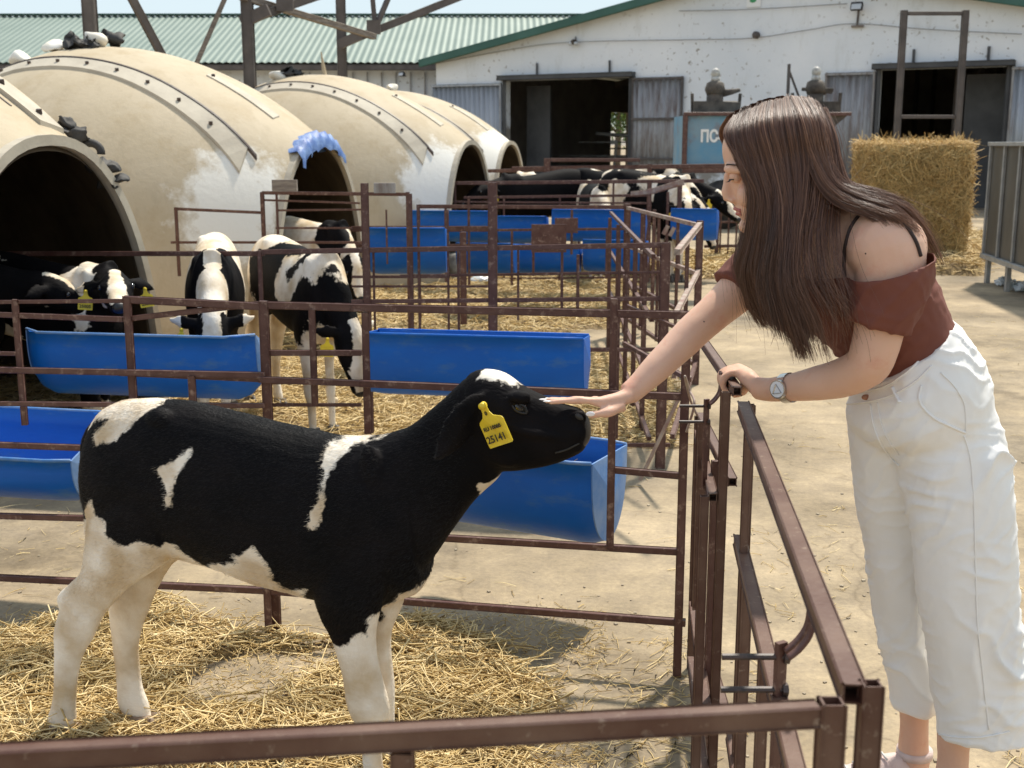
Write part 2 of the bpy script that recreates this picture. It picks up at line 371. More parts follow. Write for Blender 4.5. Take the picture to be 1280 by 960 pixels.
# loose stalks scattered over the yard
r = np.random.default_rng(21); pts = []
for (u0, u1, v0, v1, n) in ((690, 890, 800, 1000, 500), (0, 860, 600, 800, 260), (1080, 1280, 380, 460, 140), (930, 1060, 540, 900, 260), (0, 1280, 420, 960, 420), (880, 1080, 330, 420, 240), (1080, 1280, 860, 1000, 300)):
    for _ in range(n):
        g = G(r.uniform(u0, u1), r.uniform(v0, v1)); pts.append((g[0], g[1], .004))
pts = np.array(pts); pts = pts[vnoise(pts, 1.6, 4) > -.12]
straws('straw_litter', pts, .05*r.lognormal(0, .5, len(pts)).clip(.3, 2.5), M['straw'], .003, .03, 22, label='single straws scattered over the sandy concrete yard')
# pebbles and crumbs
r = np.random.default_rng(31); mbp = MB()
for i in range(600):
    g = G(r.uniform(0, 1280), 480+r.uniform(0, 1)**.7*520); s = r.uniform(.0015, .006)
    R3 = Matrix.Rotation(r.uniform(0, 6.28), 3, 'Z'); mbp.box((g[0], g[1], s*.3), (s, s*r.uniform(.5, 1), s*.5), R3)
tag(mbp.build('gravel_crumbs', mat('pale_grit', (.42, .35, .25), (.26, .21, .15), 3, .9, world=True)), 'tiny grit and crumbs strewn over the yard floor', 'grit', kind='stuff')

# ================================================================ BARN (white gable building)
A0 = pZ(625, 101, 3.1); A1 = pZ(1275, 82, 3.1)
fa, fb = (A0.x, A0.y), (A1.x, A1.y)
fdir = Vector((fb[0]-fa[0], fb[1]-fa[1], 0)).normalized(); fnor = Vector((fdir.y, -fdir.x, 0))     # towards the camera
def fs(u, v): p = pP(u, v, fa, fb); return (Vector((p.x-fa[0], p.y-fa[1], 0)).dot(fdir), p.z)       # (along, height)
def FP(s, z, out=0.0): return Vector((fa[0], fa[1], 0)) + fdir*s + fnor*out + Vector((0, 0, z))
sL, zE = fs(545, 78); sA, zA = fs(828, 0); slope = (zA-zE)/(sA-sL)
sP = fs(962, 0)[0]; zP = zE+slope*(sP-sL); sR = 2*sP-sL
dl0, dl1 = fs(631, 100)[0], fs(789, 100)[0]; dr0, dr1 = fs(1099, 90)[0], fs(1262, 84)[0]; dz = 3.1
barn = root('white_barn', FP((sL+sR)/2, 0), 'long white gabled barn with dark green verge and two open corrugated doorways', 'barn')
def wall_mat():
    m, nt, p = new_mat('speckled_whitewash'); L = nt.links.new; g = N(nt, 'ShaderNodeNewGeometry')
    def nz(sc, det, rg, st=None):
        n = N(nt, 'ShaderNodeTexNoise'); n.inputs['Scale'].default_value = sc; n.inputs['Detail'].default_value = det; n.inputs['Roughness'].default_value = rg
        if st: mp = N(nt, 'ShaderNodeMapping'); mp.inputs['Scale'].default_value = st; L(g.outputs['Position'], mp.inputs[0]); L(mp.outputs[0], n.inputs['Vector'])
        else: L(g.outputs['Position'], n.inputs['Vector'])
        return n
    def rp(n, a, b, ca, cb):
        r = N(nt, 'ShaderNodeValToRGB'); r.color_ramp.elements[0].position = a; r.color_ramp.elements[1].position = b
        r.color_ramp.elements[0].color = (*ca, 1); r.color_ramp.elements[1].color = (*cb, 1); L(n.outputs[0], r.inputs[0]); return r
    base = rp(nz(.5, 6, .6), .35, .7, (.70, .73, .75), (.82, .83, .83))
    stain = rp(nz(2.2, 6, .7, (1, 1, .25)), .55, .78, (1, 1, 1), (.80, .78, .74))
    spot = rp(nz(9, 3, .6), .63, .67, (0, 0, 0), (1, 1, 1)); reg = rp(nz(.35, 3, .5), .45, .6, (0, 0, 0), (1, 1, 1))
    mu = N(nt, 'ShaderNodeMath', operation='MULTIPLY'); L(spot.outputs[0], mu.inputs[0]); L(reg.outputs[0], mu.inputs[1])
    x1 = N(nt, 'ShaderNodeMix', data_type='RGBA', blend_type='MULTIPLY'); x1.inputs[0].default_value = 1; L(base.outputs[0], x1.inputs[6]); L(stain.outputs[0], x1.inputs[7])
    x2 = N(nt, 'ShaderNodeMix', data_type='RGBA'); L(mu.outputs[0], x2.inputs[0]); L(x1.outputs[2], x2.inputs[6]); x2.inputs[7].default_value = (.34, .31, .27, 1)
    # splashed dirt between the doors, low on the wall
    sx = N(nt, 'ShaderNodeSeparateXYZ'); L(g.outputs['Position'], sx.inputs[0])
    mr = N(nt, 'ShaderNodeMapRange'); mr.inputs[1].default_value = 3.4; mr.inputs[2].default_value = 1.6; L(sx.outputs[2], mr.inputs[0])
    dn = nz(2.6, 8, .72); ad = N(nt, 'ShaderNodeMath', operation='MULTIPLY'); L(mr.outputs[0], ad.inputs[0]); L(dn.outputs[0], ad.inputs[1])
    rr = N(nt, 'ShaderNodeMapRange'); rr.inputs[1].default_value = .36; rr.inputs[2].default_value = .5; L(ad.outputs[0], rr.inputs[0])
    x3 = N(nt, 'ShaderNodeMix', data_type='RGBA'); L(rr.outputs[0], x3.inputs[0]); L(x2.outputs[2], x3.inputs[6]); x3.inputs[7].default_value = (.30, .27, .23, 1)
    L(x3.outputs[2], p.inputs['Base Color']); p.inputs['Roughness'].default_value = .85
    bm = N(nt, 'ShaderNodeBump'); bm.inputs['Strength'].default_value = .4; bm.inputs['Distance'].default_value = .03; n = nz(6, 8, .7); L(n.outputs[0], bm.inputs['Height']); L(bm.outputs[0], p.inputs['Normal'])
    return m
M['wallw'] = wall_mat()
w = MB(); T = .3
def slab(s0, s1, z0a, z0b, z1a, z1b, o0=0.0, o1=-T):
    V = [FP(s0, z0a, o0), FP(s1, z0b, o0), FP(s1, z1b, o0), FP(s0, z1a, o0), FP(s0, z0a, o1), FP(s1, z0b, o1), FP(s1, z1b, o1), FP(s0, z1a, o1)]
    w.add(V, [(0, 1, 2, 3), (5, 4, 7, 6), (4, 0, 3, 7), (1, 5, 6, 2), (3, 2, 6, 7), (4, 5, 1, 0)])
def rz(s): return zE+slope*(s-sL) if s < sP else zE+slope*(sR-s)
slab(sL, dl0, 0, 0, dz, dz); slab(dl1, dr0, 0, 0, dz, dz); slab(dr1, sR, 0, 0, dz, dz)
slab(sL, sP, dz, dz, rz(sL), zP); slab(sP, sR, dz, dz, zP, rz(sR))
w.build('wall', M['wallw'], barn)
DEPTH = 24.0
b = MB()          # lining: side walls, back wall with the far doorway
sl0 = FP(sL+.2, 0, -T); sl1 = FP(sL+.2, 0, -DEPTH)
u0_ = pP(764, 140, (sl0.x, sl0.y), (sl1.x, sl1.y)); u1_ = pP(789, 140, (sl0.x, sl0.y), (sl1.x, sl1.y))
q0 = -(Vector((u0_.x-fa[0], u0_.y-fa[1], 0)).dot(fnor)); q1 = -(Vector((u1_.x-fa[0], u1_.y-fa[1], 0)).dot(fnor)); q0, q1 = min(q0, q1), max(q0, q1); qz = u0_.z
w = b
slab(sL, sP, 0, 0, rz(sL), zP, -DEPTH, -DEPTH-.2); slab(sP, sR, 0, 0, zP, rz(sR), -DEPTH, -DEPTH-.2)
slab(sL, sL+.2, 0, 0, rz(sL), rz(sL), -T-.003, -q0); slab(sL, sL+.2, qz, qz, rz(sL), rz(sL), -q0, -q1); slab(sL, sL+.2, 0, 0, rz(sL), rz(sL), -q1, -DEPTH+.003)
slab(sR-.2, sR, 0, 0, rz(sR), rz(sR), -T-.003, -DEPTH+.003)
b.build('side_wall', M['interior'], barn)
# roof sheets
for (s0, s1, z0, z1) in ((sL-.35, sP, rz(sL)-.35*slope+.05, zP+.05), (sP, sR+.35, zP+.05, rz(sR)-.35*slope+.05)):
    q = MB()
    for i in range(12):
        o0, o1 = .25-i*(DEPTH+.8)/12, .25-(i+1)*(DEPTH+.8)/12-.03
        V = [FP(s0, z0+.002*i, o0), FP(s1, z1+.002*i, o0), FP(s1, z1+.002*i, o1), FP(s0, z0+.002*i, o1)]
        V += [v+Vector((0, 0, .06)) for v in V]; q.add(V, [(0, 3, 2, 1), (4, 5, 6, 7), (0, 1, 5, 4), (1, 2, 6, 5), (2, 3, 7, 6), (3, 0, 4, 7)])
    q.build('roof', M['greenroof'], barn)
    t = MB(); a = FP(s0, z0-.02, .30); c = FP(s1, z1-.02, .30); t.beam(a, c, .08, .20, upv=(0, 0, 1)); t.build('verge_board', M['greentrim'], barn)
# door hood and frames
for (a, c, lbl) in ((dl0, dl1, 1), (dr0, dr1, 2)):
    t = MB(); t.beam(FP(a-.12, dz+.06, .12), FP(c+.12, dz+.06, .12), .26, .13); t.build('door_hood', M['dark_frame'], barn)
    for x in (a, c):
        t = MB(); t.beam(FP(x, 0, .03), FP(x, dz-.005, .03), .09, .10); t.build('door_frame', M['dark_frame'], barn)
    for k in (.27, .84):
        t = MB(); x = a+(c-a)*k; t.beam(FP(x, dz+.13, .04), FP(x, dz+.42, .04), .05); t.build('hood_bracket', M['dark_frame'], barn)
def leaf(s0, s1, z0, z1, m, frame_m, out=.05, ang=0.0, bars=(.33, .66)):
    """corrugated door leaf hinged at s0; ang opens it"""
    d = (fdir*math.cos(ang)+fnor*math.sin(ang)) if s1 > s0 else (-fdir*math.cos(ang)+fnor*math.sin(ang)); L_ = abs(s1-s0); nrm = Vector((d.y, -d.x, 0))
    if nrm.dot(fnor) < 0: nrm = -nrm
    o = FP(s0, 0, out); q = MB(); n = int(L_/.075)*4; V = []; F = []
    for i in range(n+1):
        x = L_*i/n; y = .02*math.sin(x/.15*2*math.pi)
        for z in (z0, z1): V.append(o+d*x+nrm*y+Vector((0, 0, z)))
    F = [(2*i, 2*i+2, 2*i+3, 2*i+1) for i in range(n)]; q.add(V, F)
    lf = q.build('door_leaf', m, barn, smooth=True); so_ = lf.modifiers.new('t', 'SOLIDIFY'); so_.thickness = .004
    for z in [z0+.04, z1-.04]+[z0+(z1-z0)*k for k in bars]:
        t = MB(); t.beam(o+nrm*.045+Vector((0, 0, z)), o+nrm*.045+d*L_+Vector((0, 0, z)), .05); t.build('door_bar', frame_m, barn)
    for x in (.03, L_-.03):
        t = MB(); t.beam(o+nrm*.048+d*x+Vector((0, 0, z0)), o+nrm*.048+d*x+Vector((0, 0, z1)), .045); t.build('door_bar', frame_m, barn)
leaf(dl0-.06, fs(541, 100)[0], .1, dz-.06, M['galv'], M['galv'], bars=())
leaf(dl1+.06, fs(856, 98)[0], .1, dz-.02, M['galv_old'], M['dark_steel'])
leaf(dr0-.06, fs(1033, 90)[0], .1, dz-.04, M['galv_old'], M['galv_old'], bars=())
leaf(dr1+.06, dr1+2.2, .1, dz-.02, M['galv'], M['galv_old'], bars=())
# inner things: an inner partition, rafters, rails
q = MB(); q.box(FP(dl0+.40, 1.5, -1.2), (.36, .05, 1.5), Matrix.Rotation(math.atan2(fdir.y, fdir.x), 3, 'Z')); q.build('inner_panel', M['dark_frame'], barn)
q = MB(); q.box(FP(dr1-.55, 1.5, -1.2), (.5, .05, 1.5), Matrix.Rotation(math.atan2(fdir.y, fdir.x), 3, 'Z')); q.build('inner_panel', M['dark_frame'], barn)
for i in range(7):
    o = -1.5-i*3.2
    q = MB(); q.beam(FP(sL+.3, rz(sL)-.15, o), FP(sP, zP-.15, o), .12, .2); q.beam(FP(sP, zP-.15, o), FP(sR-.3, rz(sR)-.15, o), .12, .2); q.build('rafter', M['wood'], barn)
    for k in (.28, .5, .72):
        q = MB(); s_ = sL+(sR-sL)*k; q.beam(FP(s_, 0, o), FP(s_, rz(s_)-.25, o), .14); q.build('inner_post', M['dark_steel'], barn)
for (o, z) in ((-5, 1.1), (-5, .8), (-9, 1.3), (-9, 1.0)):
    q = MB(); q.beam(FP(sL+1, z, o), FP(sR-1, z, o), .05); q.build('inner_rail', M['galv_old'], barn)
# stall rails and a drooping pale pipe inside the left doorway
q = MB(); q.tube(catmull([tuple(FP(dl0+.8, 1.75, -4)), tuple(FP(dl0+1.6, 1.70, -4)), tuple(FP(dl0+2.3, 1.72, -4)), tuple(FP(dl0+2.8, 2.15, -4))], 6), .05, 8); q.build('milk_pipe', M['cagerail'], barn, True)
for (k, z0, z1) in ((.35, .6, 1.5), (.5, .6, 1.3), (.62, .7, 1.6), (.75, .6, 1.45), (.86, .5, 1.5)):
    for (a_, c_) in ((dl0, dl1), (dr0, dr1)):
        q = MB(); x_ = a_+(c_-a_)*k; q.beam(FP(x_, z0, -4.2), FP(x_+.1, z1, -4.2), .05); q.box(FP(x_+.05, z1, -4.1), (.10, .05, .06)); q.build('stall_bar', M['cagerail'], barn)
for (a_, c_) in ((dl0, dl1), (dr0, dr1)):
    for z in (.75, 1.1, 1.5):
        q = MB(); q.beam(FP(a_+.1, z, -4.3), FP(c_-.1, z, -4.3), .04); q.build('stall_bar', M['galv_old'], barn)
# wall fittings
def placed_text(txt, size, m, parent, P, xdir, ydir, ext=.002, name='lettering', bold=.04, wx=.78):
    cu = bpy.data.curves.new('t', 'FONT'); cu.body = txt; cu.size = size; cu.extrude = ext; cu.align_x = 'CENTER'; cu.align_y = 'CENTER'; cu.resolution_u = 3; cu.offset = bold*size
    t = bpy.data.objects.new('t', cu); COL.objects.link(t); dg = bpy.context.evaluated_depsgraph_get(); dg.update()
    me = bpy.data.meshes.new_from_object(t.evaluated_get(dg)); bpy.data.objects.remove(t)
    x = Vector(xdir).normalized(); y = Vector(ydir); y = (y-x*y.dot(x)).normalized(); z = x.cross(y); me.transform(Matrix.Diagonal((wx, 1, 1, 1)))
    me.transform(Matrix(((x.x, y.x, z.x, P[0]), (x.y, y.y, z.y, P[1]), (x.z, y.z, z.z, P[2]), (0, 0, 0, 1))))
    off = Vector((0, 0, 0)); p = parent
    while p is not None: off += p.location; p = p.parent
    me.transform(Matrix.Translation(-off)); me.materials.clear(); me.materials.append(m)
    o = bpy.data.objects.new(name, me); COL.objects.link(o); o.parent = parent; return o
s_, z_ = fs(943, -6)
npl = root('number_plate', FP(s_, z_, .01), 'small white plate with a green figure high on the barn gable', 'sign')
Rf = Matrix.Rotation(math.atan2(fdir.y, fdir.x), 3, 'Z')
q = MB(); q.box(FP(s_, z_, .02), (.17, .012, .27), Rf); q.build('plate', M['whiteprint'], npl)
placed_text('5', .5, M['greenprint'], npl, FP(s_, z_, .036), fdir, (0, 0, 1))
def floodlight(u, v, s, label, arm=None):
    ss, zz = fs(u, v); rt = root('floodlight', FP(ss, zz, .02), label, 'lamp')
    q = MB(); q.box(FP(ss, zz, .22), (s*.5, .05, s*.32), Rf @ Matrix.Rotation(math.radians(-25), 3, 'X')); q.build('lamp_housing', M['black'], rt)
    q = MB(); q.box(FP(ss, zz-.01, .275), (s*.42, .006, s*.25), Rf @ Matrix.Rotation(math.radians(-25), 3, 'X')); q.build('lamp_glass', M['lampglass'], rt)
    q = MB(); q.beam(FP(ss, zz-s*.3, .02), FP(ss, zz, .2), .03); q.build('bracket', M['dark_steel'], rt)
    if arm:
        q = MB(); q.beam(FP(ss, zz-.05, .03), FP(ss-.02, zz-arm, .03), .04); q.build('arm', M['dark_steel'], rt)
        q = MB(); q.beam(FP(ss-.14, zz-arm, .05), FP(ss+.14, zz-arm, .05), .05); q.build('insulator_bar', M['wood'], rt)
floodlight(1074, 9, .26, 'black floodlight on a short arm right of the barn peak', .42)
floodlight(508, 93, .16, 'small black floodlight at the left corner of the barn')
ss, zz = fs(720, 53); rt = root('wall_lamp', FP(ss, zz, .02), 'grey cluster lamp above the left barn doorway', 'lamp')
q = MB(); q.ell(FP(ss, zz, .12), (.09, .09, .07)); q.build('lamp_body', M['grime'], rt, True)
for dx in (-.08, .08):
    q = MB(); q.ell(FP(ss+dx, zz-.04, .16), (.06, .06, .05)); q.build('lamp_head', M['lampglass'], rt, True)
q = MB(); q.beam(FP(ss, zz, .02), FP(ss, zz+.14, .02), .03); q.build('bracket', M['dark_steel'], rt)
ss, zz = fs(946, 44); q = MB(); q.tube([FP(ss, zz, .0), FP(ss, zz, .10), FP(ss, zz, .14)], [.085, .085, .05], 14)
tag(q.build('wall_bell', M['dark_steel'], None, True), 'round dark bell fixed under the barn peak', 'bell')
def wire(pxs, label, out=.07, r=.010, sag=.0):
    P = [FP(*fs(u, v), out) for u, v in pxs]; q = MB(); q.tube(catmull([tuple(p) for p in P], 6), r, 5)
    tag(q.build('cable', M['wire'], None, True), label, 'cable')
wire([(545, 80), (640, 62), (715, 53), (860, 50), (940, 48), (1010, 38), (1068, 30), (1160, 37), (1278, 43)], 'grey cable slung across the barn gable between its lamps')
wire([(850, 14), (940, 12), (1060, 5)], 'thin upper cable running to the lamp beside the barn peak')

# ================================================================ LONG BUILDING with corrugated green roof
YB = 36.0; eL = pY(-260, 79, YB); eR = pY(556, 76, YB)
lb = root('long_shed', (eL.x+5, YB+3, 0), 'long low white shed under a corrugated pale green roof', 'shed')
rzv = pY(300, 20, YB+5.2).z
q = MB(); nrib = int((eR.x+6-eL.x)/.21); V = []; F = []
xR = eR.x+.2; ridge_ext = pY(760, 14, YB+5.2).x
for i in range(nrib*4+1):
    x = eL.x+(ridge_ext-eL.x)*i/(nrib*4); dzc = .02*math.sin(i/4*2*math.pi)
    V.append(Vector((x, YB-.35, eL.z+dzc))); V.append(Vector((x, YB+5.2, rzv+dzc)))
F = [(2*i, 2*i+2, 2*i+3, 2*i+1) for i in range(nrib*4)]
q.add(V, F); ro = q.build('roof', M['greenroof'], lb, True)
q = MB(); q.quad((eL.x, YB+5.2, rzv-.02), (ridge_ext, YB+5.2, rzv-.02), (ridge_ext, YB+10.7, eL.z-.02), (eL.x, YB+10.7, eL.z-.02)); q.build('roof', M['greenroof'], lb)
q = MB(); q.beam((eL.x, YB-.30, eL.z-.14), (eR.x, YB-.30, eL.z-.14), .10, .16); q.build('gutter', M['dark_steel'], lb)
q = MB(); q.box(((eL.x+eR.x)/2, YB+5.2, (eL.z-.1)/2), ((eR.x-eL.x)/2-.2, 5.0, (eL.z-.1)/2)); q.build('wall', M['wallw'], lb)
q = MB(); q.beam((eL.x, YB+5.2, rzv+.04), (ridge_ext, YB+5.2, rzv+.04), .3, .06); q.build('ridge_cap', M['greentrim'], lb)
for i in range(10):
    x = eR.x-.6-i*.42; q = MB(); q.box((x, YB+.15, eL.z-.75), (.012, .03, .5)); q.build('cladding_strip', M['galv_old'], lb)

# ================================================================ TREES behind
def leafcol(name, a, b):
    m, nt, p = new_mat(name); at = N(nt, 'ShaderNodeAttribute', attribute_name='tone'); r = N(nt, 'ShaderNodeValToRGB')
    r.color_ramp.elements[0].color = (*a, 1); r.color_ramp.elements[1].color = (*b, 1); nt.links.new(at.outputs['Fac'], r.inputs[0]); nt.links.new(r.outputs[0], p.inputs['Base Color'])
    p.inputs['Roughness'].default_value = .6; return m
M['leaf'] = leafcol('tree_leaf', (.03, .07, .01), (.16, .24, .04)); M['bark'] = mat('bark', (.12, .09, .06), (.2, .16, .12), 6, .9, .5, 20)
def tree(x, y, h, label, seed):
    rt = root('leafy_tree', (x, y, 0), label, 'tree', 'trees seen through the barn doorway'); r = np.random.default_rng(seed)
    q = MB(); q.tube([(x, y, 0), (x+.1, y, h*.35), (x, y+.1, h*.7)], [.2, .14, .05], 8)
    for k in range(7):
        a = k*2.4; z = h*(.25+.06*k); q.tube([(x, y, z), (x+math.cos(a)*h*.16, y+math.sin(a)*h*.16, z+h*.12), (x+math.cos(a)*h*.26, y+math.sin(a)*h*.26, z+h*.2)], [.07, .04, .015], 6)
    q.build('trunk', M['bark'], rt, True)
    n = 5000; cl = r.normal(0, 1, (45, 3)); cl /= np.linalg.norm(cl, axis=1, keepdims=True); cl *= r.uniform(.3, 1, (45, 1))*np.array([h*.34, h*.34, h*.36]); cl[:, 2] += h*.55
    c = cl[r.integers(0, 45, n)]+r.normal(0, h*.06, (n, 3)); c[:, 0] += x; c[:, 1] += y; c[:, 2] = np.maximum(c[:, 2], .3)
    u = r.normal(0, 1, (n, 3)); u /= np.linalg.norm(u, axis=1, keepdims=True); v = np.cross(u, r.normal(0, 1, (n, 3))); v /= np.linalg.norm(v, axis=1, keepdims=True); s = .09
    V = np.stack([c-u*s, c+v*s*.6, c+u*s, c-v*s*.6], 1).reshape(-1, 3); V = V-np.array([x, y, 0])
    o = np_mesh('crown', V, np.arange(n*4).reshape(n, 4), M['leaf'], rt); at = o.data.attributes.new('tone', 'FLOAT', 'POINT'); at.data.foreach_set('value', np.repeat(r.uniform(0, 1, n), 4).astype(np.float32)); o['kind'] = 'stuff'
g1 = pY(776, 170, 60)
tree(g1.x-.2, 60, 6.5, 'leafy green tree filling the far doorway of the barn, left one', 3); tree(g1.x+2.0, 64, 7.5, 'taller leafy tree right of it in the barn doorway', 4)

# chaff: broken short bits trodden into the bedding
r = np.random.default_rng(77); pts = []
for _ in range(9000):
    g = G(r.uniform(-80, 760), r.uniform(770, 1040)); pts.append((g[0], g[1], .006+abs(r.normal(0, .018))))
pts = np.array(pts); kk = vnoise(pts*np.array([1, 1, 0]), 2.2, 4) > -.15; pts = pts[kk]
straws('straw_chaff', pts, .018*r.lognormal(0, .5, len(pts)).clip(.3, 2.5), M['straw'], .003, .3, 23, label='short broken chaff trodden between the stalks of the near bedding', tone=(.0, .8))
# ================================================================ DOME HUTCHES
NV = Vector((.96, -.28, 0)).normalized(); SV = Vector((-NV.y, NV.x, 0))       # opening direction, sideways (away from camera)
DOMES = [((-2.09, 5.5), 'dome hutch nearest the camera with its dark mouth open at the left edge'),
         ((-1.46, 9.2), 'large cream dome hutch with a blue rag over its mouth'),
         ((-.45, 13.0), 'third cream dome hutch, behind the one with the blue rag'),
         ((-.03, 16.7), 'farthest cream dome hutch, beside the open barn door')]
def add_attr_f(me, vals, name):
    at = me.attributes.new(name, 'FLOAT', 'POINT'); at.data.foreach_set('value', np.asarray(vals, np.float32))
def dome_mat():
    m = mat('cream_fibreglass', (.46, .38, .26), (.55, .465, .34), 1.4, .62, .3, 22, 0, .3, .7, c3=(.40, .31, .19), s3=3.4, lo3=.50, hi3=.8, spec=.15); nt = m.node_tree; L = nt.links.new; p = nt.nodes['Principled BSDF']
    src = p.inputs['Base Color'].links[0].from_socket; at = N(nt, 'ShaderNodeAttribute', attribute_name='splash'); tc = N(nt, 'ShaderNodeTexCoord')
    n = N(nt, 'ShaderNodeTexNoise'); n.inputs['Scale'].default_value = 6; n.inputs['Detail'].default_value = 9; n.inputs['Roughness'].default_value = .72; L(tc.outputs['Object'], n.inputs['Vector'])
    a = N(nt, 'ShaderNodeMath', operation='MULTIPLY_ADD'); L(n.outputs[0], a.inputs[0]); a.inputs[1].default_value = 1.6; a.inputs[2].default_value = -.8
    b = N(nt, 'ShaderNodeMath', operation='ADD'); L(at.outputs['Fac'], b.inputs[0]); L(a.outputs[0], b.inputs[1]); r = N(nt, 'ShaderNodeMapRange'); r.inputs[1].default_value = .02; r.inputs[2].default_value = .36; L(b.outputs[0], r.inputs[0])
    # dirt streaks running down
    mp = N(nt, 'ShaderNodeMapping'); mp.inputs['Scale'].default_value = (3, 3, .35); L(tc.outputs['Object'], mp.inputs[0]); n2 = N(nt, 'ShaderNodeTexNoise'); n2.inputs['Scale'].default_value = 3; n2.inputs['Detail'].default_value = 8; n2.inputs['Roughness'].default_value = .7; L(mp.outputs[0], n2.inputs['Vector'])
    r2 = N(nt, 'ShaderNodeMapRange'); r2.inputs[1].default_value = .52; r2.inputs[2].default_value = .78; r2.inputs[4].default_value = .55; L(n2.outputs[0], r2.inputs[0])
    y = N(nt, 'ShaderNodeMix', data_type='RGBA'); L(r2.outputs[0], y.inputs[0]); L(src, y.inputs[6]); y.inputs[7].default_value = (.36, .29, .2, 1)
    x = N(nt, 'ShaderNodeMix', data_type='RGBA'); L(r.outputs[0], x.inputs[0]); L(y.outputs[2], x.inputs[6]); x.inputs[7].default_value = (.80, .77, .70, 1); L(x.outputs[2], p.inputs['Base Color']); return m
M['dome'] = dome_mat()
def dome_fn(ac, R=1.80, H=2.19, aw=.80, ah=1.47, D=1.8):
    c = Vector((ac[0], ac[1], 0))-NV*D
    def sec(a):
        if a >= 0:
            t = a/D; return aw+(R-aw)*(1-t**1.9), ah+(H-ah)*(1-t**2.0), 2.0+.25*t
        t = -a/R; return R*math.sqrt(max(0, 1-t*t)), H*max(0, 1-t*t)**.5, 2.0
    def S(a, ph, off=0.0):
        w_, h_, e = sec(a); w_ = max(w_-off, .01); h_ = max(h_-off, .01); ca, sa = math.cos(ph), math.sin(ph)
        return c+NV*a+SV*(-w_*math.copysign(abs(ca)**(2/e), ca))+Vector((0, 0, h_*max(0, sa)**(2/e)))
    def E(s): return S(D, (s/.58+1)*math.pi/2)
    return c, E, S
for di, (ac, lab) in enumerate(DOMES):
    c, E, S = dome_fn(ac); rt = root('dome_hutch', c, lab, 'calf hutch', 'cream dome hutches in a row')
    ths = [-.58+1.16*i/36 for i in range(37)]; na, nph = 44, 48
    def shell(off, flip):
        V = []; F = []; As = [-1.79*math.cos(i/22*math.pi/2) for i in range(22)]+[1.8*i/22 for i in range(23)]; As = [max(a, -1.79+off) for a in As]
        for a in As:
            for k in range(nph+1): V.append(S(a, math.pi*k/nph, off))
        for j in range(len(As)-1):
            for k in range(nph):
                f = (j*(nph+1)+k, j*(nph+1)+k+1, (j+1)*(nph+1)+k+1, (j+1)*(nph+1)+k); F.append(f if flip else tuple(reversed(f)))
        return V, F
    V, F = shell(0, True); V = [v+Vector((0, 0, .012*mnoise.noise(v*1.3))) for v in V]; sh = mesh_obj('shell', V, F, M['dome'], rt, True)
    bv = BVHTree.FromPolygons(V, F)
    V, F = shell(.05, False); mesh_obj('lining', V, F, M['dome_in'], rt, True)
    # rolled rim round the mouth
    q = MB(); P = [E(th)+NV*.015 for th in ths]; n = len(P); V = []
    for i, p in enumerate(P):
        d = (P[min(i+1, n-1)]-P[max(i-1, 0)]).normalized(); o = d.cross(NV).normalized()
        if o.z < 0 and i in range(6, n-6): o = -o
        cc = Vector((ac[0], ac[1], .5)); o = (p-cc); o -= NV*o.dot(NV); o.normalize()
        V += [p+o*.022-NV*.04, p+o*.022+NV*.010, p-o*.026+NV*.010, p-o*.026-NV*.04]
    F = []
    for i in range(n-1):
        for k in range(4): F.append((i*4+k, i*4+4+k, i*4+4+(k+1) % 4, i*4+(k+1) % 4))
    q.add(V, F); q.build('mouth_rim', M['flange'], rt, False)
    # bolted seam bands, laid on the shell
    def band(side, a0, a1, wd, name, m, lift=.018, bolts=0, slant=0.0, bolt_m='bolt'):
        q = MB(); L_, R_ = [], []; ctr = []; nn = 36
        for i in range(nn+1):
            a = a0+(a1-a0)*i/nn
            for lst, off in ((L_, -wd/2), (R_, wd/2), (ctr, 0)):
                o = c+NV*a+SV*(side+off+slant*a); h = bv.ray_cast(Vector((o.x, o.y, 4)), Vector((0, 0, -1)))
                if h[0] is None or abs(h[1].z) < .42: lst.append(None); continue
                lst.append((h[0]+h[1]*lift*(1 if h[1].z > 0 else -1), h[1]))
        V = []; F = []; k = 0; ok = [i for i in range(nn+1) if L_[i] and R_[i]]
        for i in ok:
            V += [L_[i][0], R_[i][0], R_[i][0]-Vector((0, 0, lift+.006)), L_[i][0]-Vector((0, 0, lift+.006))]
        for i in range(len(ok)-1):
            for k in range(4): F.append((i*4+k, i*4+(k+1) % 4, i*4+4+(k+1) % 4, i*4+4+k))
        if len(ok) > 1: F += [(0, 1, 2, 3), tuple(len(V)-1-k for k in range(4))]
        q.add(V, F); bo = q.build(name, m, rt)
        for i in range(2, len(ok)-1, max(1, len(ok)//bolts) if bolts else 999):
            if ctr[ok[i]]:
                b2 = MB(); b2.tube([ctr[ok[i]][0]-Vector((0, 0, .01)), ctr[ok[i]][0]+Vector((0, -.005, .014))], .014, 6); b2.build('bolt', M['bolt'], bo)
    band(-.68, -1.3, 1.62, .13, 'seam_band', M['flange'], bolts=11)
    band(-.605, -1.3, 1.60, .012, 'seam_edge', M['bolt'], .024)
    band(-.10, 1.0, 1.55, .10, 'patch_strip', M['flange'], .010, 0, -.05)
    if di == 0:
        band(-.22, .1, 1.45, .16, 'patch_strip', M['dome'], .02, 6); band(-.36, -.2, 1.6, .012, 'crack', M['bolt'], .004, 0, .1); band(.16, -.6, 1.7, .16, 'seam_band', M['flange'], .02, 12)
        band(-.8, .0, 1.5, .01, 'crack', M['bolt'], .004, 0, .05); band(-.05, -.4, 1.6, .01, 'crack', M['bolt'], .004, 0, .05)
    cu = {1: (292, 255), 2: (545, 225), 0: (182, 330), 3: (625, 190)}[di]; h = bv.ray_cast(ORI, ray(*cu).normalized())
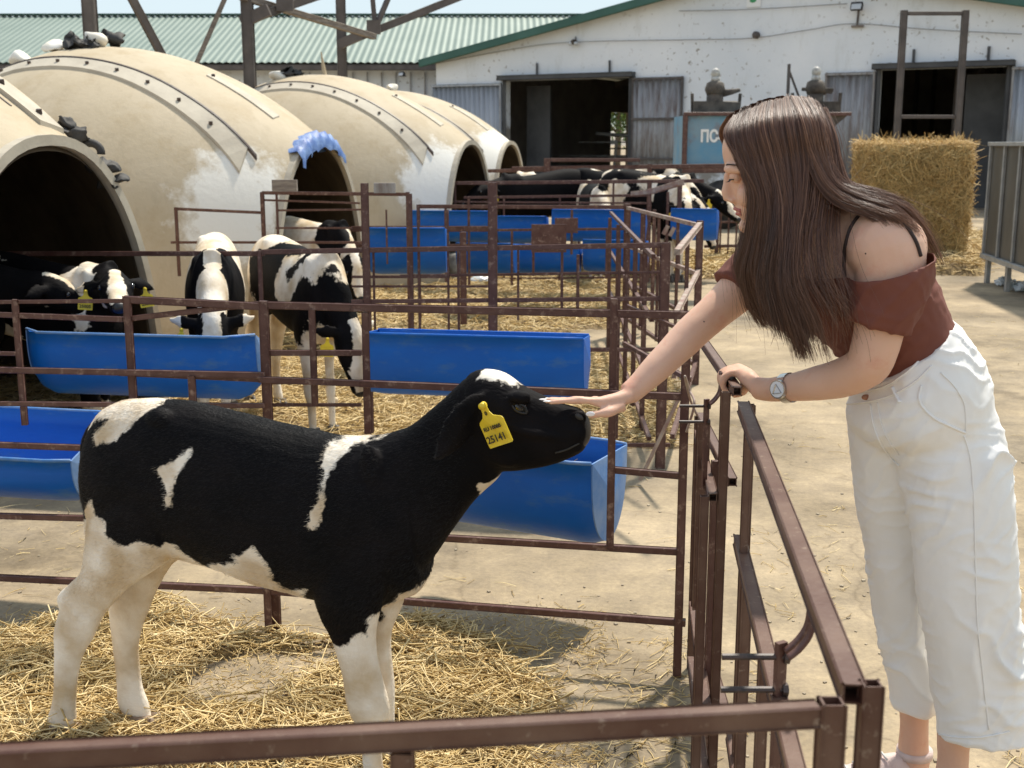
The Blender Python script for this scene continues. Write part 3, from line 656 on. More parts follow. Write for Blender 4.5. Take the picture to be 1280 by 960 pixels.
    cpt = h[0] if h[0] is not None else Vector((0, 0, -9)); Vs = mverts(sh.data)+np.array(rt.location); dd_ = np.sqrt((((Vs-np.array(cpt))/np.array([.42, .75, .50]))**2).sum(1)); add_attr_f(sh.data, 1-dd_, 'splash')
    # stones, boards and sheet ends lying on the crown
    DR = [(1, [(20, 70, 'stone'), (62, 64, 'stone'), (95, 62, 'rag'), (112, 60, 'stone'), (130, 58, 'rag')]),
          (2, [(345, 92, 'stone'), (362, 90, 'rag'), (404, 86, 'spike')]), (3, [(490, 101, 'stone')]),
          (0, [(78, 138, 'rag'), (92, 148, 'rag'), (112, 160, 'tyre'), (128, 168, 'rag'), (140, 188, 'rag')])]
    for dd, its in DR:
        if dd != di: continue
        for (u, v, kind) in its:
            # the thing rests on the shell just below the silhouette
            h = None
            for dv in range(0, 60, 2):
                h = bv.ray_cast(ORI, ray(u, v+dv).normalized())
                if h[0] is not None: break
            if h is None or h[0] is None: continue
            p = h[0]+Vector((0, .10, .05)) if di else h[0]+Vector((0, 0, .02)); s = .075 if di else .042; q = MB()
            if kind == 'stone':
                q.ell(p, (s*1.3, s, s*.75)); q.V = [x+Vector((mnoise.noise(x*7), mnoise.noise(x*7+Vector((5, 0, 0))), mnoise.noise(x*9)))*s*.7 for x in q.V]
                tag(q.build('stone', M['lime'], None, True), {20: 'pale lump at the left end of the second dome crown', 62: 'pale stone beside it on the second dome crown', 112: 'pale stone lying between dark rags on the second dome', 345: 'pale stone on the left of the third dome crown', 490: 'pale lump on the crown of the farthest dome'}[u], 'stone')
            elif kind == 'rag':
                q.ell(p, (s*1.7, s*.8, s*.5), None, 28, 18); q.V = [x+Vector((mnoise.noise(x*19), mnoise.noise(x*19+Vector((5, 0, 0))), mnoise.noise(x*17)))*s*1.1+Vector((mnoise.noise(x*60), 0, mnoise.noise(x*55)))*s*.35 for x in q.V]
                tag(q.build('rag', M['black'], None, True), {95: 'dark rag left of the middle stone on the second dome', 130: 'dark rag at the right end of the row on the second dome', 362: 'dark rag beside the stone on the third dome', 78: 'upper dark rag stuck between the first two domes', 92: 'dark rag just below the upper one by the first dome', 128: 'dark rag under the tyre piece by the first dome', 140: 'lowest dark rag hanging beside the first hutch mouth'}[u], 'rag')
            elif kind == 'tyre':
                q.tube([p+Vector((.05*math.cos(a), .02, .045*math.sin(a))) for a in np.linspace(-.2, 3.0, 12)], .02, 8)
                tag(q.build('tyre_piece', M['black'], None, True), 'curved piece of black tyre wedged beside the first dome hutch', 'tyre piece')
            else:
                q.tube([p-Vector((0, 0, .05)), p+Vector((-.03, 0, .2))], [.03, .006], 6); tag(q.build('broken_spike', M['dome']), 'pale pointed splinter standing on the third dome crown', 'splinter')
    if di == 1:       # blue rag over the mouth
        q = MB(); P = []; nn = 26
        for i in range(nn+1):
            th = -.17+.33*i/nn; e = E(th); wob = .02*math.sin(i*1.7)
            lo = .05+.05*mnoise.noise(Vector((i*.35, 0, 0)))+.05*max(0, mnoise.noise(Vector((i*.9, 4, 0))))
            P.append([e-NV*.16+Vector((0, 0, .035)), e+NV*.02+Vector((0, 0, .065+wob)), e+NV*.06+Vector((0, 0, .01)), e+NV*(.065+wob*.5)-Vector((0, 0, lo))])
        V = [x for row in P for x in row]; F = [(i*4+k, i*4+4+k, i*4+5+k, i*4+k+1) for i in range(nn) for k in range(3)]
        q.add(V, F); tag(q.build('rag', M['foil'], None, True), 'torn blue plastic rag draped over the hutch mouth', 'rag')

# ================================================================ SHED FRAME (posts, truss) behind the domes
fr = root('shed_frame', (-2.4, 12.5, 0), 'dark steel roof truss and posts of an unroofed shelter behind the domes', 'frame')
def fpost(u0, v0, v1, Y, w):
    t = pY(u0, v0, Y); q = MB(); q.beam((t.x, Y, 0), (t.x, Y, 5.2), w); q.build('post', M['dark_steel'], fr)
fpost(113, 30, 0, 10.9, .11); fpost(311, 60, 0, 13.2, .12); fpost(427, 50, 0, 16.5, .12)
def fbr(a, b, Ya, Yb, w, name, m='dark_steel'):
    q = MB(); q.beam(pY(*a, Ya), pY(*b, Yb), w); q.build(name, M[m], fr)
fbr((150, -30), (204, 72), 11.2, 11.4, .07, 'brace'); fbr((290, -22), (240, 92), 13.6, 13.5, .05, 'brace', 'wood')
fbr((302, -4), (468, 46), 13.1, 15.4, .07, 'brace', 'wood')
fbr((313, 24), (440, -20), 13.3, 13.9, .09, 'truss_chord'); fbr((430, 54), (600, -14), 16.4, 17.0, .10, 'truss_chord')
fbr((465, -10), (469, 34), 16.5, 16.5, .06, 'truss_strut'); fbr((491, -16), (470, 34), 16.7, 16.5, .06, 'truss_strut'); fbr((346, -16), (360, 10), 13.5, 13.5, .08, 'truss_strut')
for (u, v, Y) in ((467, 34, 16.4), (356, 3, 13.4)):
    p = pY(u, v, Y); q = MB(); q.box(p, (.09, .02, .09)); q.build('gusset_plate', M['dark_steel'], fr)
for (a, Y) in (((437, 50), 16.3), ((319, 20), 13.2)):
    p = pY(*a, Y); q = MB(); q.box(p, (.16, .05, .06), Matrix.Rotation(-.4, 3, 'Y')); q.build('chord_shoe', M['dark_steel'], fr)
# goalpost frame by the bale
gp = root('goalpost_frame', (pY(1160, 100, 17).x, 17, 0), 'free standing grey steel goalpost frame behind the straw bale', 'frame')
xa = pY(1125, 100, 17).x; xb = pY(1201, 100, 17).x; zt = pY(1165, 13, 17).z; zm = pY(1160, 146, 17).z
for x in (xa, xb): q = MB(); q.beam((x, 17, 0), (x, 17, zt), .085, .085); q.build('post', M['dark_steel'], gp)
q = MB(); q.beam((xa+.045, 17, zt-.04), (xb-.045, 17, zt-.04), .05); q.build('crossbar', M['dark_steel'], gp)
q = MB(); q.beam((xa+.045, 17, zm), (xb-.045, 17, zm), .05); q.build('crossbar', M['dark_steel'], gp)
for k in (xa, xb):
    q = MB(); q.box((k, 17, .02), (.12, .12, .012)); q.build('foot_plate', M['dark_steel'], gp)

# ================================================================ TRAILER WITH BLUE PANEL
YT = 21.0
tl = pY(858, 144, YT); tr_ = pY(1060, 138, YT); tz = pY(880, 208, YT).z
tra = root('feed_trailer', ((tl.x+tr_.x)/2, YT+.8, 0), 'old blue trailer lettered in white, with two grimy capped filler pipes', 'trailer')
q = MB(); q.box(((tl.x+tr_.x)/2-.35, YT+.8, (tl.z+tz)/2), ((tr_.x-tl.x)/2-.35, .78, (tl.z-tz)/2)); q.build('body', M['trailerblue'], tra)
q = MB(); q.add([(tr_.x-.75, YT, tl.z), (tr_.x, YT, tl.z), (tr_.x-.75, YT, tz+.2), (tr_.x-.75, YT+1.5, tl.z), (tr_.x, YT+1.5, tl.z), (tr_.x-.75, YT+1.5, tz+.2)], [(0, 2, 1), (3, 4, 5), (0, 1, 4, 3), (1, 2, 5, 4), (0, 3, 5, 2)]); q.build('hopper_end', M['grime'], tra)
q = MB(); q.beam((tl.x-.05, YT-.02, tl.z+.02), (tr_.x+.05, YT-.02, tl.z+.02), .07, .06); q.build('top_rail', M['rust'], tra)
q = MB(); q.beam((tl.x-.05, YT-.04, tz-.05), (tr_.x-.6, YT-.04, tz-.05), .12, .12); q.build('chassis', M['rust'], tra)
q = MB(); q.beam((tl.x-.02, YT-.03, tz), (tl.x-.02, YT-.03, tl.z), .08); q.build('corner_post', M['rust'], tra)
for x in (tl.x+.7, tr_.x-1.2):
    q = MB()
    for s_ in (-.0,):
        q.tube([(x, YT-.06, .42), (x, YT+.18, .42)], .42, 24)
    q.build('wheel', M['black'], tra, True); q = MB(); q.tube([(x, YT-.08, .42), (x, YT-.04, .42)], .2, 16); q.build('hub', M['grime'], tra, True)
tp = pY(893, 171, YT); placed_text('ПС-6', .27, M['whiteprint'], tra, (tp.x-.0, YT+.015, tp.z), (1, 0, 0), (0, 0, 1), .006)
for k, (u, hh, du) in enumerate(((893, 85, 0), (1018, 83, 0))):
    p = pY(u, 140, YT+.5); zt2 = pY(u, hh, YT+.5).z; q = MB(); H_ = zt2-p.z
    q.tube([(p.x, p.y, p.z-.1), (p.x, p.y, p.z+H_*.45)], [.15, .145], 12); pipe = q.build('filler_pipe', M['grime'], tra, True)
    q = MB(); q.tube([(p.x, p.y, p.z+H_*.40), (p.x, p.y, p.z+H_*.5), (p.x, p.y, p.z+H_*.66), (p.x, p.y, p.z+H_*.70)], [.15, .18, .15, .09], 12); q.build('pipe_collar', M['grime'], pipe, True)
    q = MB(); q.tube([(p.x, p.y, p.z+H_*.68), (p.x, p.y, p.z+H_*.80)], [.08, .075], 10); q.ell((p.x, p.y, p.z+H_*.88), (.08, .08, H_*.12)); q.build('pipe_cap', M['capw'], pipe, True)
    q = MB(); q.tube([(p.x+.1, p.y, p.z+H_*.42), (p.x+.28, p.y-.05, p.z+H_*.46), (p.x+(.42 if k == 0 else -.25), p.y-.05, p.z+H_*.5)], [.07, .05, .03], 8); q.build('side_arm', M['grime'], pipe, True)
    for sx in (-.38, .42):
        q = MB(); q.beam((p.x+sx, p.y, p.z-.02), (p.x+sx*1.05, p.y, p.z+H_*.42), .05); q.build('guard_post', M['grime'], pipe)
    q = MB(); q.box((p.x+.02, p.y+.05, p.z+H_*.10), (.40, .2, H_*.13)); q.V = [v+Vector((0, 0, .05*mnoise.noise(v*5))) for v in q.V]; q.build('hopper_box', M['grime'], pipe)
p = pY(984, 136, YT+.8); zt2 = pY(982, 80, YT+.8).z
q = MB(); q.beam((p.x, p.y, p.z), (p.x, p.y, zt2), .05); q.beam((p.x, p.y, zt2-.1), (p.x+.2, p.y, p.z+.2), .035); q.build('upright_bar', M['dark_steel'], tra)

# ================================================================ STRAW BALE
bc = G(1153, 333); bx, by = bc[0]+.03, bc[1]+.70; bl = root('straw_bale', (bx, by, 0), 'big golden straw bale standing beside the grey container', 'bale')
R_ = .645; Hb = 1.43; V = []; F = []; nu, nv = 72, 30; nrm = []
def bale_pt(a, z):
    k = 1/((abs(math.cos(a))**3.2+abs(math.sin(a))**3.2)**(1/3.2)); n_ = mnoise.noise(Vector((math.cos(a)*2, math.sin(a)*2, z*2)))*.09+mnoise.noise(Vector((math.cos(a)*9, math.sin(a)*9, z*8)))*.035
    r_ = R_*k*(1+n_)*(1-.03*max(0, (z-Hb+.1)/.1)); return Vector((r_*math.cos(a), r_*math.sin(a), z))
for j in range(nv+1):
    for i in range(nu): V.append(bale_pt(2*math.pi*i/nu, Hb*j/nv))
for j in range(nv):
    for i in range(nu): F.append((j*nu+i, j*nu+(i+1) % nu, (j+1)*nu+(i+1) % nu, (j+1)*nu+i))
nb = len(V)
for k in range(1, 8):
    for i in range(nu): p = bale_pt(2*math.pi*i/nu, Hb); V.append(Vector((p.x*(1-k/8), p.y*(1-k/8), Hb+.03*mnoise.noise(Vector((p.x*(1-k/8)*4, p.y*4, 0)))+.012)))
base = nv*nu
for k in range(7):
    b0 = base if k == 0 else nb+(k-1)*nu; b1 = nb+k*nu
    for i in range(nu): F.append((b0+i, b0+(i+1) % nu, b1+(i+1) % nu, b1+i))
V.append(Vector((0, 0, Hb+.01))); F += [(nb+6*nu+i, nb+6*nu+(i+1) % nu, len(V)-1) for i in range(nu)]
mesh_obj('bale_core', V, F, mat('packed_straw', (.24, .17, .06), (.52, .40, .17), 14, .9, 1.0, 45, bdist=.03, stretch=(1, 1, 2.2)), bl, True, local=True)
r = np.random.default_rng(5); P = []; NN = []; 
for _ in range(15000):
    if r.uniform() < .8:
        a = r.uniform(-math.pi, math.pi)
        if math.sin(a) > .3 and r.uniform() < .6: continue
        z = r.uniform(0, Hb); p = bale_pt(a, z); e = 2/3.2*3.2-1; n_ = Vector((abs(math.cos(a))**2.2*math.copysign(1, math.cos(a)), abs(math.sin(a))**2.2*math.copysign(1, math.sin(a)), 0)).normalized()
    else:
        p = bale_pt(r.uniform(-math.pi, math.pi), Hb); k = r.uniform(0, 1)**.5; p = Vector((p.x*k, p.y*k, Hb+.015)); n_ = Vector((0, 0, 1))
    P.append(p+n_*r.uniform(0, .02)); NN.append(n_)
straws('straw_tuft', P, .15*r.lognormal(0, .5, len(P)).clip(.3, 2.6), M['hay'], .007, .38, 6, nrm=NN, parent=bl)
q = MB(); a = Vector((-R_-.0, -.3, 1.2)); q.tube([a, a+Vector((-.12, 0, -.10)), a+Vector((-.22, 0, -.22))], .008, 5); q.build('sticking_straw', M['hay'], bl, local=True)

# ================================================================ GREY CONTAINER (livestock crate) at the right edge
c0 = pZ(1229, 183, 1.44); Yc = 12.9; x0 = pY(1231, 320, Yc).x
e1 = pY(1300, 352, 10.6); cgr = root('metal_container', (x0+1.0, 12, 0), 'grey metal container on legs at the right edge beside the bale', 'container')
a = Vector((x0, Yc, 0)); b_ = Vector((pY(1340, 300, 10.2).x, 10.2, 0)); d = (b_-a).normalized(); nrm_ = Vector((-d.y, d.x, 0)) if Vector((-d.y, d.x, 0)).x > 0 else Vector((d.y, -d.x, 0)); Lc = (b_-a).length
zb, zt = .28, 1.43
q = MB(); V = [a+Vector((0, 0, zb)), b_+Vector((0, 0, zb)), b_+Vector((0, 0, zt)), a+Vector((0, 0, zt))]; V += [v+nrm_*1.6 for v in V]
q.add(V, [(0, 1, 2, 3), (7, 6, 5, 4), (4, 5, 1, 0), (3, 2, 6, 7), (0, 3, 7, 4), (1, 5, 6, 2)]); q.build('body', M['cage'], cgr)
for k in range(6):
    p = a+d*(Lc*(k/5)**1.0)-nrm_*.02; q = MB(); q.beam(p+Vector((0, 0, zb)), p+Vector((0, 0, zt)), .03); q.build('rib', M['cagerail'], cgr)
q = MB(); q.beam(a-nrm_*.03+Vector((0, 0, zt+.02)), b_-nrm_*.03+Vector((0, 0, zt+.02)), .06, .04); q.build('top_rail', M['cagerail'], cgr)
q = MB(); q.beam(a-nrm_*.03+Vector((0, 0, zb)), b_-nrm_*.03+Vector((0, 0, zb)), .05, .05); q.build('bottom_rail', M['cagerail'], cgr)
q = MB(); q.beam(a+Vector((0, 0, zt+.02))-d*.03, a+nrm_*1.6+Vector((0, 0, zt+.02))-d*.03, .06, .04); q.build('top_rail', M['cagerail'], cgr)
for k in (0.06, .34, .62, .95):
    for w2 in (0, 1.55):
        p = a+d*Lc*k+nrm_*w2; q = MB(); q.beam(p+Vector((0, 0, 0)), p+Vector((0, 0, zb-.02)), .05); q.build('leg', M['cagerail'], cgr)
# crumpled bag
def bag(u, v, s, label, seed):
    g = G(u, v); q = MB(); q.ell((g[0], g[1], s*.5), (s*1.3, s*.8, s*.6), None, 26, 16)
    q.V = [x+Vector((mnoise.noise(x*(2.2/s)+Vector((seed, 0, 0))), mnoise.noise(x*(2.2/s)+Vector((0, seed, 0))), mnoise.noise(x*(2.5/s)+Vector((0, 0, seed)))*.7))*s*.75 for x in q.V]
    for x in q.V: x.z = max(x.z, .006)
    tag(q.build('plastic_bag', M['plastic_bag'], None, False), label, 'bag')
bag(1256, 357, .075, 'crumpled white plastic bag lying in the shade of the container', 3); bag(1275, 364, .08, 'second crumpled plastic bag, at the very right edge', 8)

# ================================================================ FENCES
def welds(rt, m, segs, vert):
    """lumpy weld beads where rails meet posts"""
    q = MB(); r = random.Random(len(segs)*7+len(vert))
    for (a, b, w) in segs:
        for (p, z0, z1, w2) in vert:
            ab = Vector((b.x-a.x, b.y-a.y)); t = (Vector((p.x-a.x, p.y-a.y))).dot(ab)/max(ab.dot(ab), 1e-9)
            if -.01 <= t <= 1.01:
                c = a.lerp(b, min(1, max(0, t)))
                if z0-.02 <= c.z <= z1+.02 and (Vector((c.x, c.y, 0))-Vector((p.x, p.y, 0))).length < .05:
                    for sx in (-1, 1):
                        for sz in (-.4, .1, .5): q.ell(Vector((p.x, p.y, c.z))+ab.normalized().to_3d()*(sx*w2*.52)+Vector((0, -.004-w*.3, sz*w)), (w*.16, w*.2, w*.20*r.uniform(.7, 1.3)), None, 6, 4)
    if q.V: q.build('weld', m, rt, True)['kind'] = 'stuff'
def panel(label, plane, rails, posts, group=None, m='rust', name='fence_panel', cat='fence', openp=False, zmin=None):
    """rails and posts given by where they lie on the vertical plane through two ground points"""
    a, b = plane; P0 = Vector(((a[0]+b[0])/2, (a[1]+b[1])/2, 0)); rt = root(name, P0, label, cat, group)
    nn = Vector((b[1]-a[1], a[0]-b[0], 0)).normalized()
    if nn.y > 0: nn = -nn
    for i, t in enumerate(rails):
        u0, v0, u1, v1, w = t[:5]; mm = t[5] if len(t) > 5 else m
        p = pP(u0, v0, a, b); q_ = pP(u1, v1, a, b); o = nn*(.001*(i % 3))
        q = MB(); w *= .88; q.beam(p+o, q_+o, w, w, openp); q.build('rail', M[mm], rt)
    SG = []; VT = []
    for t in rails: SG.append((pP(t[0], t[1], a, b), pP(t[2], t[3], a, b), t[4]))
    for i, t in enumerate(posts):
        u0, v0, u1, v1, w = t[:5]; p = pP(u0, v0, a, b); q_ = pP(u1, v1, a, b)
        VT.append((p.copy(), min(p.z, q_.z), max(p.z, q_.z), t[4]))
        q_.x, q_.y = p.x, p.y; 
        if v1 is None or q_.z < .05: q_.z = 0
        o = nn*(.0045+.001*(i % 4))
        q = MB(); w *= .88; q.beam(p+o, q_+o, w*1.02, w*.9, openp); q.build('post', M[mm if False else m], rt)
    return rt
FG = 'brown steel pipe fence panels of the calf pens'
pA = G(858, 846); pA2 = G(335, 797)
PA = (pA, pA2)
panel('nearest cross fence behind the petted calf, with low and high rails', PA,
      [(-60, 461, 330, 469, .020), (450, 479, 862, 496, .022), (325, 474, 452, 479, .020), (-60, 554, 112, 560, .020), (765, 587, 855, 595, .020),
       (-60, 643, 200, 650, .020), (480, 668, 856, 690, .021), (-60, 719, 335, 738, .022), (335, 738, 857, 778, .022), (-60, 504, 330, 507, .016)],
      [(858, 440, 855, 846, .024), (335, 734, 335, 797, .024), (766, 494, 765, 685, .022), (241, 469, 242, 506, .022)], FG)
PA3 = tuple((p[0]+.012, p[1]+.04) for p in PA)
panel('tall gate frame leaning over the nearest cross fence', PA3,
      [(-60, 378, 160, 376, .013), (155, 374, 330, 383, .024), (-60, 391, 155, 399, .018), (155, 399, 330, 379, .018), (328, 381, 440, 384, .024), (440, 384, 872, 394, .024), (330, 441, 452, 441, .018), (-60, 441, 20, 442, .014), (150, 466, 330, 474, .018)],
      [(330, 376, 330, 797, .030), (160, 372, 161, 497, .024), (768, 373, 768, 494, .022), (391, 386, 393, 506, .020), (457, 390, 457, 541, .022), (20, 374, 21, 530, .020)], FG)
# side gates on the right of the near pen
ZG = .92
n0 = pZ(1067, 868, ZG); n1 = pZ(929, 508, ZG); n2 = pZ(905, 489, .935)
PG1 = ((n0.x, n0.y), (n1.x, n1.y))
def gate(label, p0, p1, zs, w, m, posts, **k):
    rt = root('side_gate', ((p0.x+p1.x)/2, (p0.y+p1.y)/2, 0), label, 'gate', 'side gates of the near pen')
    d = Vector((p1.x-p0.x, p1.y-p0.y, 0)); 
    for i, (z, f0, f1) in enumerate(zs):
        a = Vector((p0.x, p0.y, z))+d*f0; b = Vector((p0.x, p0.y, z))+d*f1; q = MB(); q.beam(a, b, w, w, True); q.build('rail', M[m], rt)
    for (f, z0, z1, dx, w2) in posts:
        p = Vector((p0.x, p0.y, 0))+d*f+Vector((dx, 0, 0)); q = MB(); q.beam(p+Vector((0, 0, z0)), p+Vector((0, 0, z1)), w2, w2, True); q.build('post', M[m], rt)
    return rt, d
g1, d1 = gate('near maroon side gate running back from the front corner', n0, n1, [(ZG, 0, 1), (.64, 0, .985), (.20, 0, .985)], .026, 'rust_near',
              [(0, 0.02, ZG+.012, .017, .022), (1.0, 0.02, ZG+.004, .0145, .020), (.80, 0.02, .625, -.004, .020), (.55, .02, .625, -.004, .018), (.30, .02, .625, -.004, .018), (.9, .2, ZG-.02, .0, .014)])
# latch plates bolted to gate rails
def latch(p, parent, s=1.0, m='rust'):
    q = MB(); q.box(p+Vector((0, 0, -.10*s)), (.0075*s, .004*s, .13*s), Matrix.Rotation(.5, 3, 'Z')); pl = q.build('latch_plate', M[m], parent)
    for dz_ in (.01, -.035):
        q = MB(); q.tube([p+Vector((-.075*s, 0, dz_*s)), p+Vector((.012*s, 0, dz_*s))], .0045*s, 8); q.build('bolt', M['bolt'], pl)
        q = MB(); q.tube([p+Vector((.004*s, 0, dz_*s)), p+Vector((.011*s, 0, dz_*s))], .009*s, 6); q.build('nut', M['bolt'], pl)
    for k in (0, 1):
        o = Vector((.004, -.02*k*s-.006, .0))
        q = MB(); q.tube(catmull([tuple(p+o+Vector((0, 0, .02*s))), tuple(p+o+Vector((.016*s, 0, .035*s))), tuple(p+o+Vector((.028*s, 0, .06*s))), tuple(p+o+Vector((.030*s, .004, .11*s)))], 4), .0065*s, 8, True, .6); q.build('hook', M[m], parent, True)
lp = n0+Vector((d1.x, d1.y, 0))*.42; latch(Vector((lp.x-.0, lp.y, .70)), g1, 1.15, 'rust')
n3 = pZ(878, 426, .935)
n2 = pZ(920, 487, .935)
g2, d2 = gate('second side gate whose top pipe the woman grips', Vector((n2.x, n2.y, 0)), n3, [(.935, -.03, 1.15), (.73, 0.0, 1), (.20, 0.0, 1)], .022, 'rust_near',
              [(0.0, 0.0, .93, -.022, .020), (.42, .33, .80, -.035, .030), (.99, 0, .73, -.006, .018)])
d2n = Vector((d2.x, d2.y, 0)).normalized()
q = MB(); pp = Vector((n2.x, n2.y, 0))+d2*.22; q.beam(pp+Vector((-.02, 0, .0)), pp+Vector((-.02, 0, .74)), .018); q.build('post', M['rust'], g2)
latch(pZ(883, 512, .87), g2, .8, 'rust')
q = MB(); q.tube(catmull([tuple(pZ(u, v, z)) for u, v, z in ((858, 540, .80), (868, 505, .87), (862, 488, .89), (856, 470, .93), (863, 500, .86), (872, 520, .82))], 5), .003, 6)
tag(q.build('twine', M['pale_pipe'], None, True), 'loop of pale twine tying the side gate to the corner post', 'twine')
n4 = Vector((pA[0]+.01, pA[1], 0)); n5 = pZ(922, 672, .62)
g3, d3 = gate('low third side gate between the corner post and the gripped gate', Vector((n1.x-.045, n1.y+.05, 0)), n4, [(.70, 0.05, .97), (.22, 0, .97), (.06, 0, .97)], .022, 'rust_near', [(0.02, 0, .71, -.02, .02), (.5, .05, .68, 0, .02)])
# front rail, nearest the camera
f0 = pZ(-60, 951, ZG); f1 = pZ(1022, 892, ZG)
ft = root('front_rail', ((f0.x+f1.x)/2, f0.y, 0), 'thick maroon square rail crossing the bottom of the view', 'fence', FG)
d = (f1-f0).normalized(); q = MB(); q.beam(f0-d*.9, f1, .0215, .0225, True); q.build('rail', M['rust_near'], ft)
q = MB(); q.beam(Vector((f1.x+.013, f1.y, 0)), Vector((f1.x+.013, f1.y, ZG+.013)), .025, .025, True); q.build('post', M['rust_near'], ft)
for z in (.62, .34): q = MB(); q.beam(Vector((f0.x-.6, f0.y+.03, z)), Vector((f1.x, f1.y, z)), .022); q.build('rail', M['rust_near'], ft)
for k in (.1, .5):
    p = f0.lerp(f1, k); q = MB(); q.beam(Vector((p.x, p.y, 0)), Vector((p.x, p.y, ZG-.013)), .022); q.build('post', M['rust_near'], ft)

# ---- fence C (front of the middle pens)
cR = (G(832, 585)); cL = (cR[0]-4.2, cR[1]+4.2*.2); PC = (cR, cL)
panel('long middle fence with tall thick posts, the two calves feeding behind it', PC,
      [(-60, 317, 330, 317, .026), (328, 315, 838, 306, .026), (440, 377, 835, 373, .022), (735, 437, 830, 437, .020), (735, 556, 838, 556, .020), (250, 506, 452, 506, .018), (330, 478, 452, 478, .02)],
      [(832, 304, 832, 585, .048), (456, 229, 456, 540, .038), (616, 228, 616, 560, .048), (325, 313, 328, 540, .022)], FG)
PC2 = tuple((p[0], p[1]+.12) for p in PC)
panel('lighter picket gate hung on the middle fence, right half', PC2,
      [(500, 345, 833, 340, .014), (440, 358, 620, 358, .012), (440, 346, 560, 346, .014)],
      [(u, v0, u, v1, w) for (u, v0, v1, w) in ((467, 314, 420, .012), (513, 242, 420, .020), (523, 258, 420, .014), (560, 262, 420, .012), (573, 312, 420, .014), (648, 310, 400, .012), (703, 312, 385, .014), (723, 318, 392, .016), (775, 310, 548, .014), (784, 312, 463, .012))], FG)
PB = ((0.0, 7.4), (-3.0, 7.9))
panel('upper left cross fence in front of the blue ragged dome', PB,
      [(218, 261, 330, 266, .020), (214, 303, 455, 303, .018), (328, 241, 512, 243, .024), (345, 263, 455, 262, .014), (328, 250, 450, 254, .014), (345, 285, 440, 285, .014)],
      [(220, 259, 222, 345, .022), (328, 240, 330, 420, .028), (346, 241, 346, 350, .016), (510, 240, 512, 430, .026), (483, 262, 484, 330, .012), (579, 290, 582, 405, .045)], FG)
q = MB(); p = pY(481, 235, 7.4); q.box(p, (.065, .02, .03)); tag(q.build('latch_box', M['galv_old']), 'small grey steel box fixed on the upper left fence rail', 'box')
q = MB(); p = pY(356, 232, 7.4); q.box(p, (.075, .02, .035)); tag(q.build('wooden_board', M['wood']), 'short weathered board resting on the fence rail below the rag', 'board')
# swung-out gate at the right end of fence C
def seg(label, pts, m='rust', w=.024, posts=(), group=FG, name='fence_panel'):
    P0 = pts[0][0]; rt = root(name, (P0.x, P0.y, 0), label, 'fence', group)
    for t in pts:
        q = MB(); q.beam(t[0], t[1], t[3] if len(t) > 3 else w); q.build('rail', M[t[2] if len(t) > 2 and t[2] else m], rt)
    for (p, z0, z1, w2) in posts: q = MB(); q.beam(Vector((p.x, p.y, z0)), Vector((p.x, p.y, z1)), w2); q.build('post', M[m], rt)
    return rt
cr = Vector((cR[0], cR[1], 0)); pq = pZ(875, 280, .98); pr = pZ(784, 258, .98); pr2 = pZ(876, 279, .98)
seg('gate swung open beyond the thick right post, with pale worn rails', [(cr+Vector((.03, .03, .98)), Vector((pq.x, pq.y, .98)), 'pale_pipe', .03), (cr+Vector((.03, .03, .70)), Vector((pq.x, pq.y, .70)), 'pale_pipe', .026), (cr+Vector((.03, .03, .42)), Vector((pq.x, pq.y, .42)), 'pale_pipe', .024), (cr+Vector((.03, .03, .14)), Vector((pq.x, pq.y, .14)), 'rust', .024)],
    posts=[(pq, 0, 1.0, .04), (cr.lerp(pq, .5), .12, .98, .02)])
seg('side fence running back from the swung gate to the far pens', [(Vector((pq.x, pq.y, z)), Vector((pr.x, pr.y, z)), mm, .026) for z, mm in ((.97, 'pale_pipe'), (.68, 'pale_pipe'), (.40, 'rust'), (.12, 'rust'))],
    posts=[(pr, 0, 1.0, .045)]+[(Vector((pq.x, pq.y, 0)).lerp(Vector((pr.x, pr.y, 0)), k), .1, .97, .02) for k in (.25, .5, .75)])
# inner side run: C post back towards D
pd = Vector((pr.x-.15, pr.y-.3, 0))
seg('inner side fence of upright pickets behind the thick right post', [(cr+Vector((-.06, .15, z)), pd+Vector((0, 0, z)), 'rust', .022) for z in (.95, .66, .36, .1)],
    posts=[(cr.lerp(pd, k)+Vector((-.05, .1, 0)), 0, .95, .024) for k in (.14, .28, .42, .6, .8)])
# low diagonal props lying against the post
seg('thin pipe propped diagonally under the woman\'s outstretched arm', [(pY(780, 429, 5.0), pY(862, 475, 4.4), 'rust', .018), (pY(784, 382, 5.6), pY(858, 415, 5.0), 'rust', .016)], name='loose_pipe')
seg('pale stick leaning between the corner post and the ground', [(pZ(862, 470, .5), pZ(800, 600, .02), 'pale_pipe', .014)], name='loose_pipe')
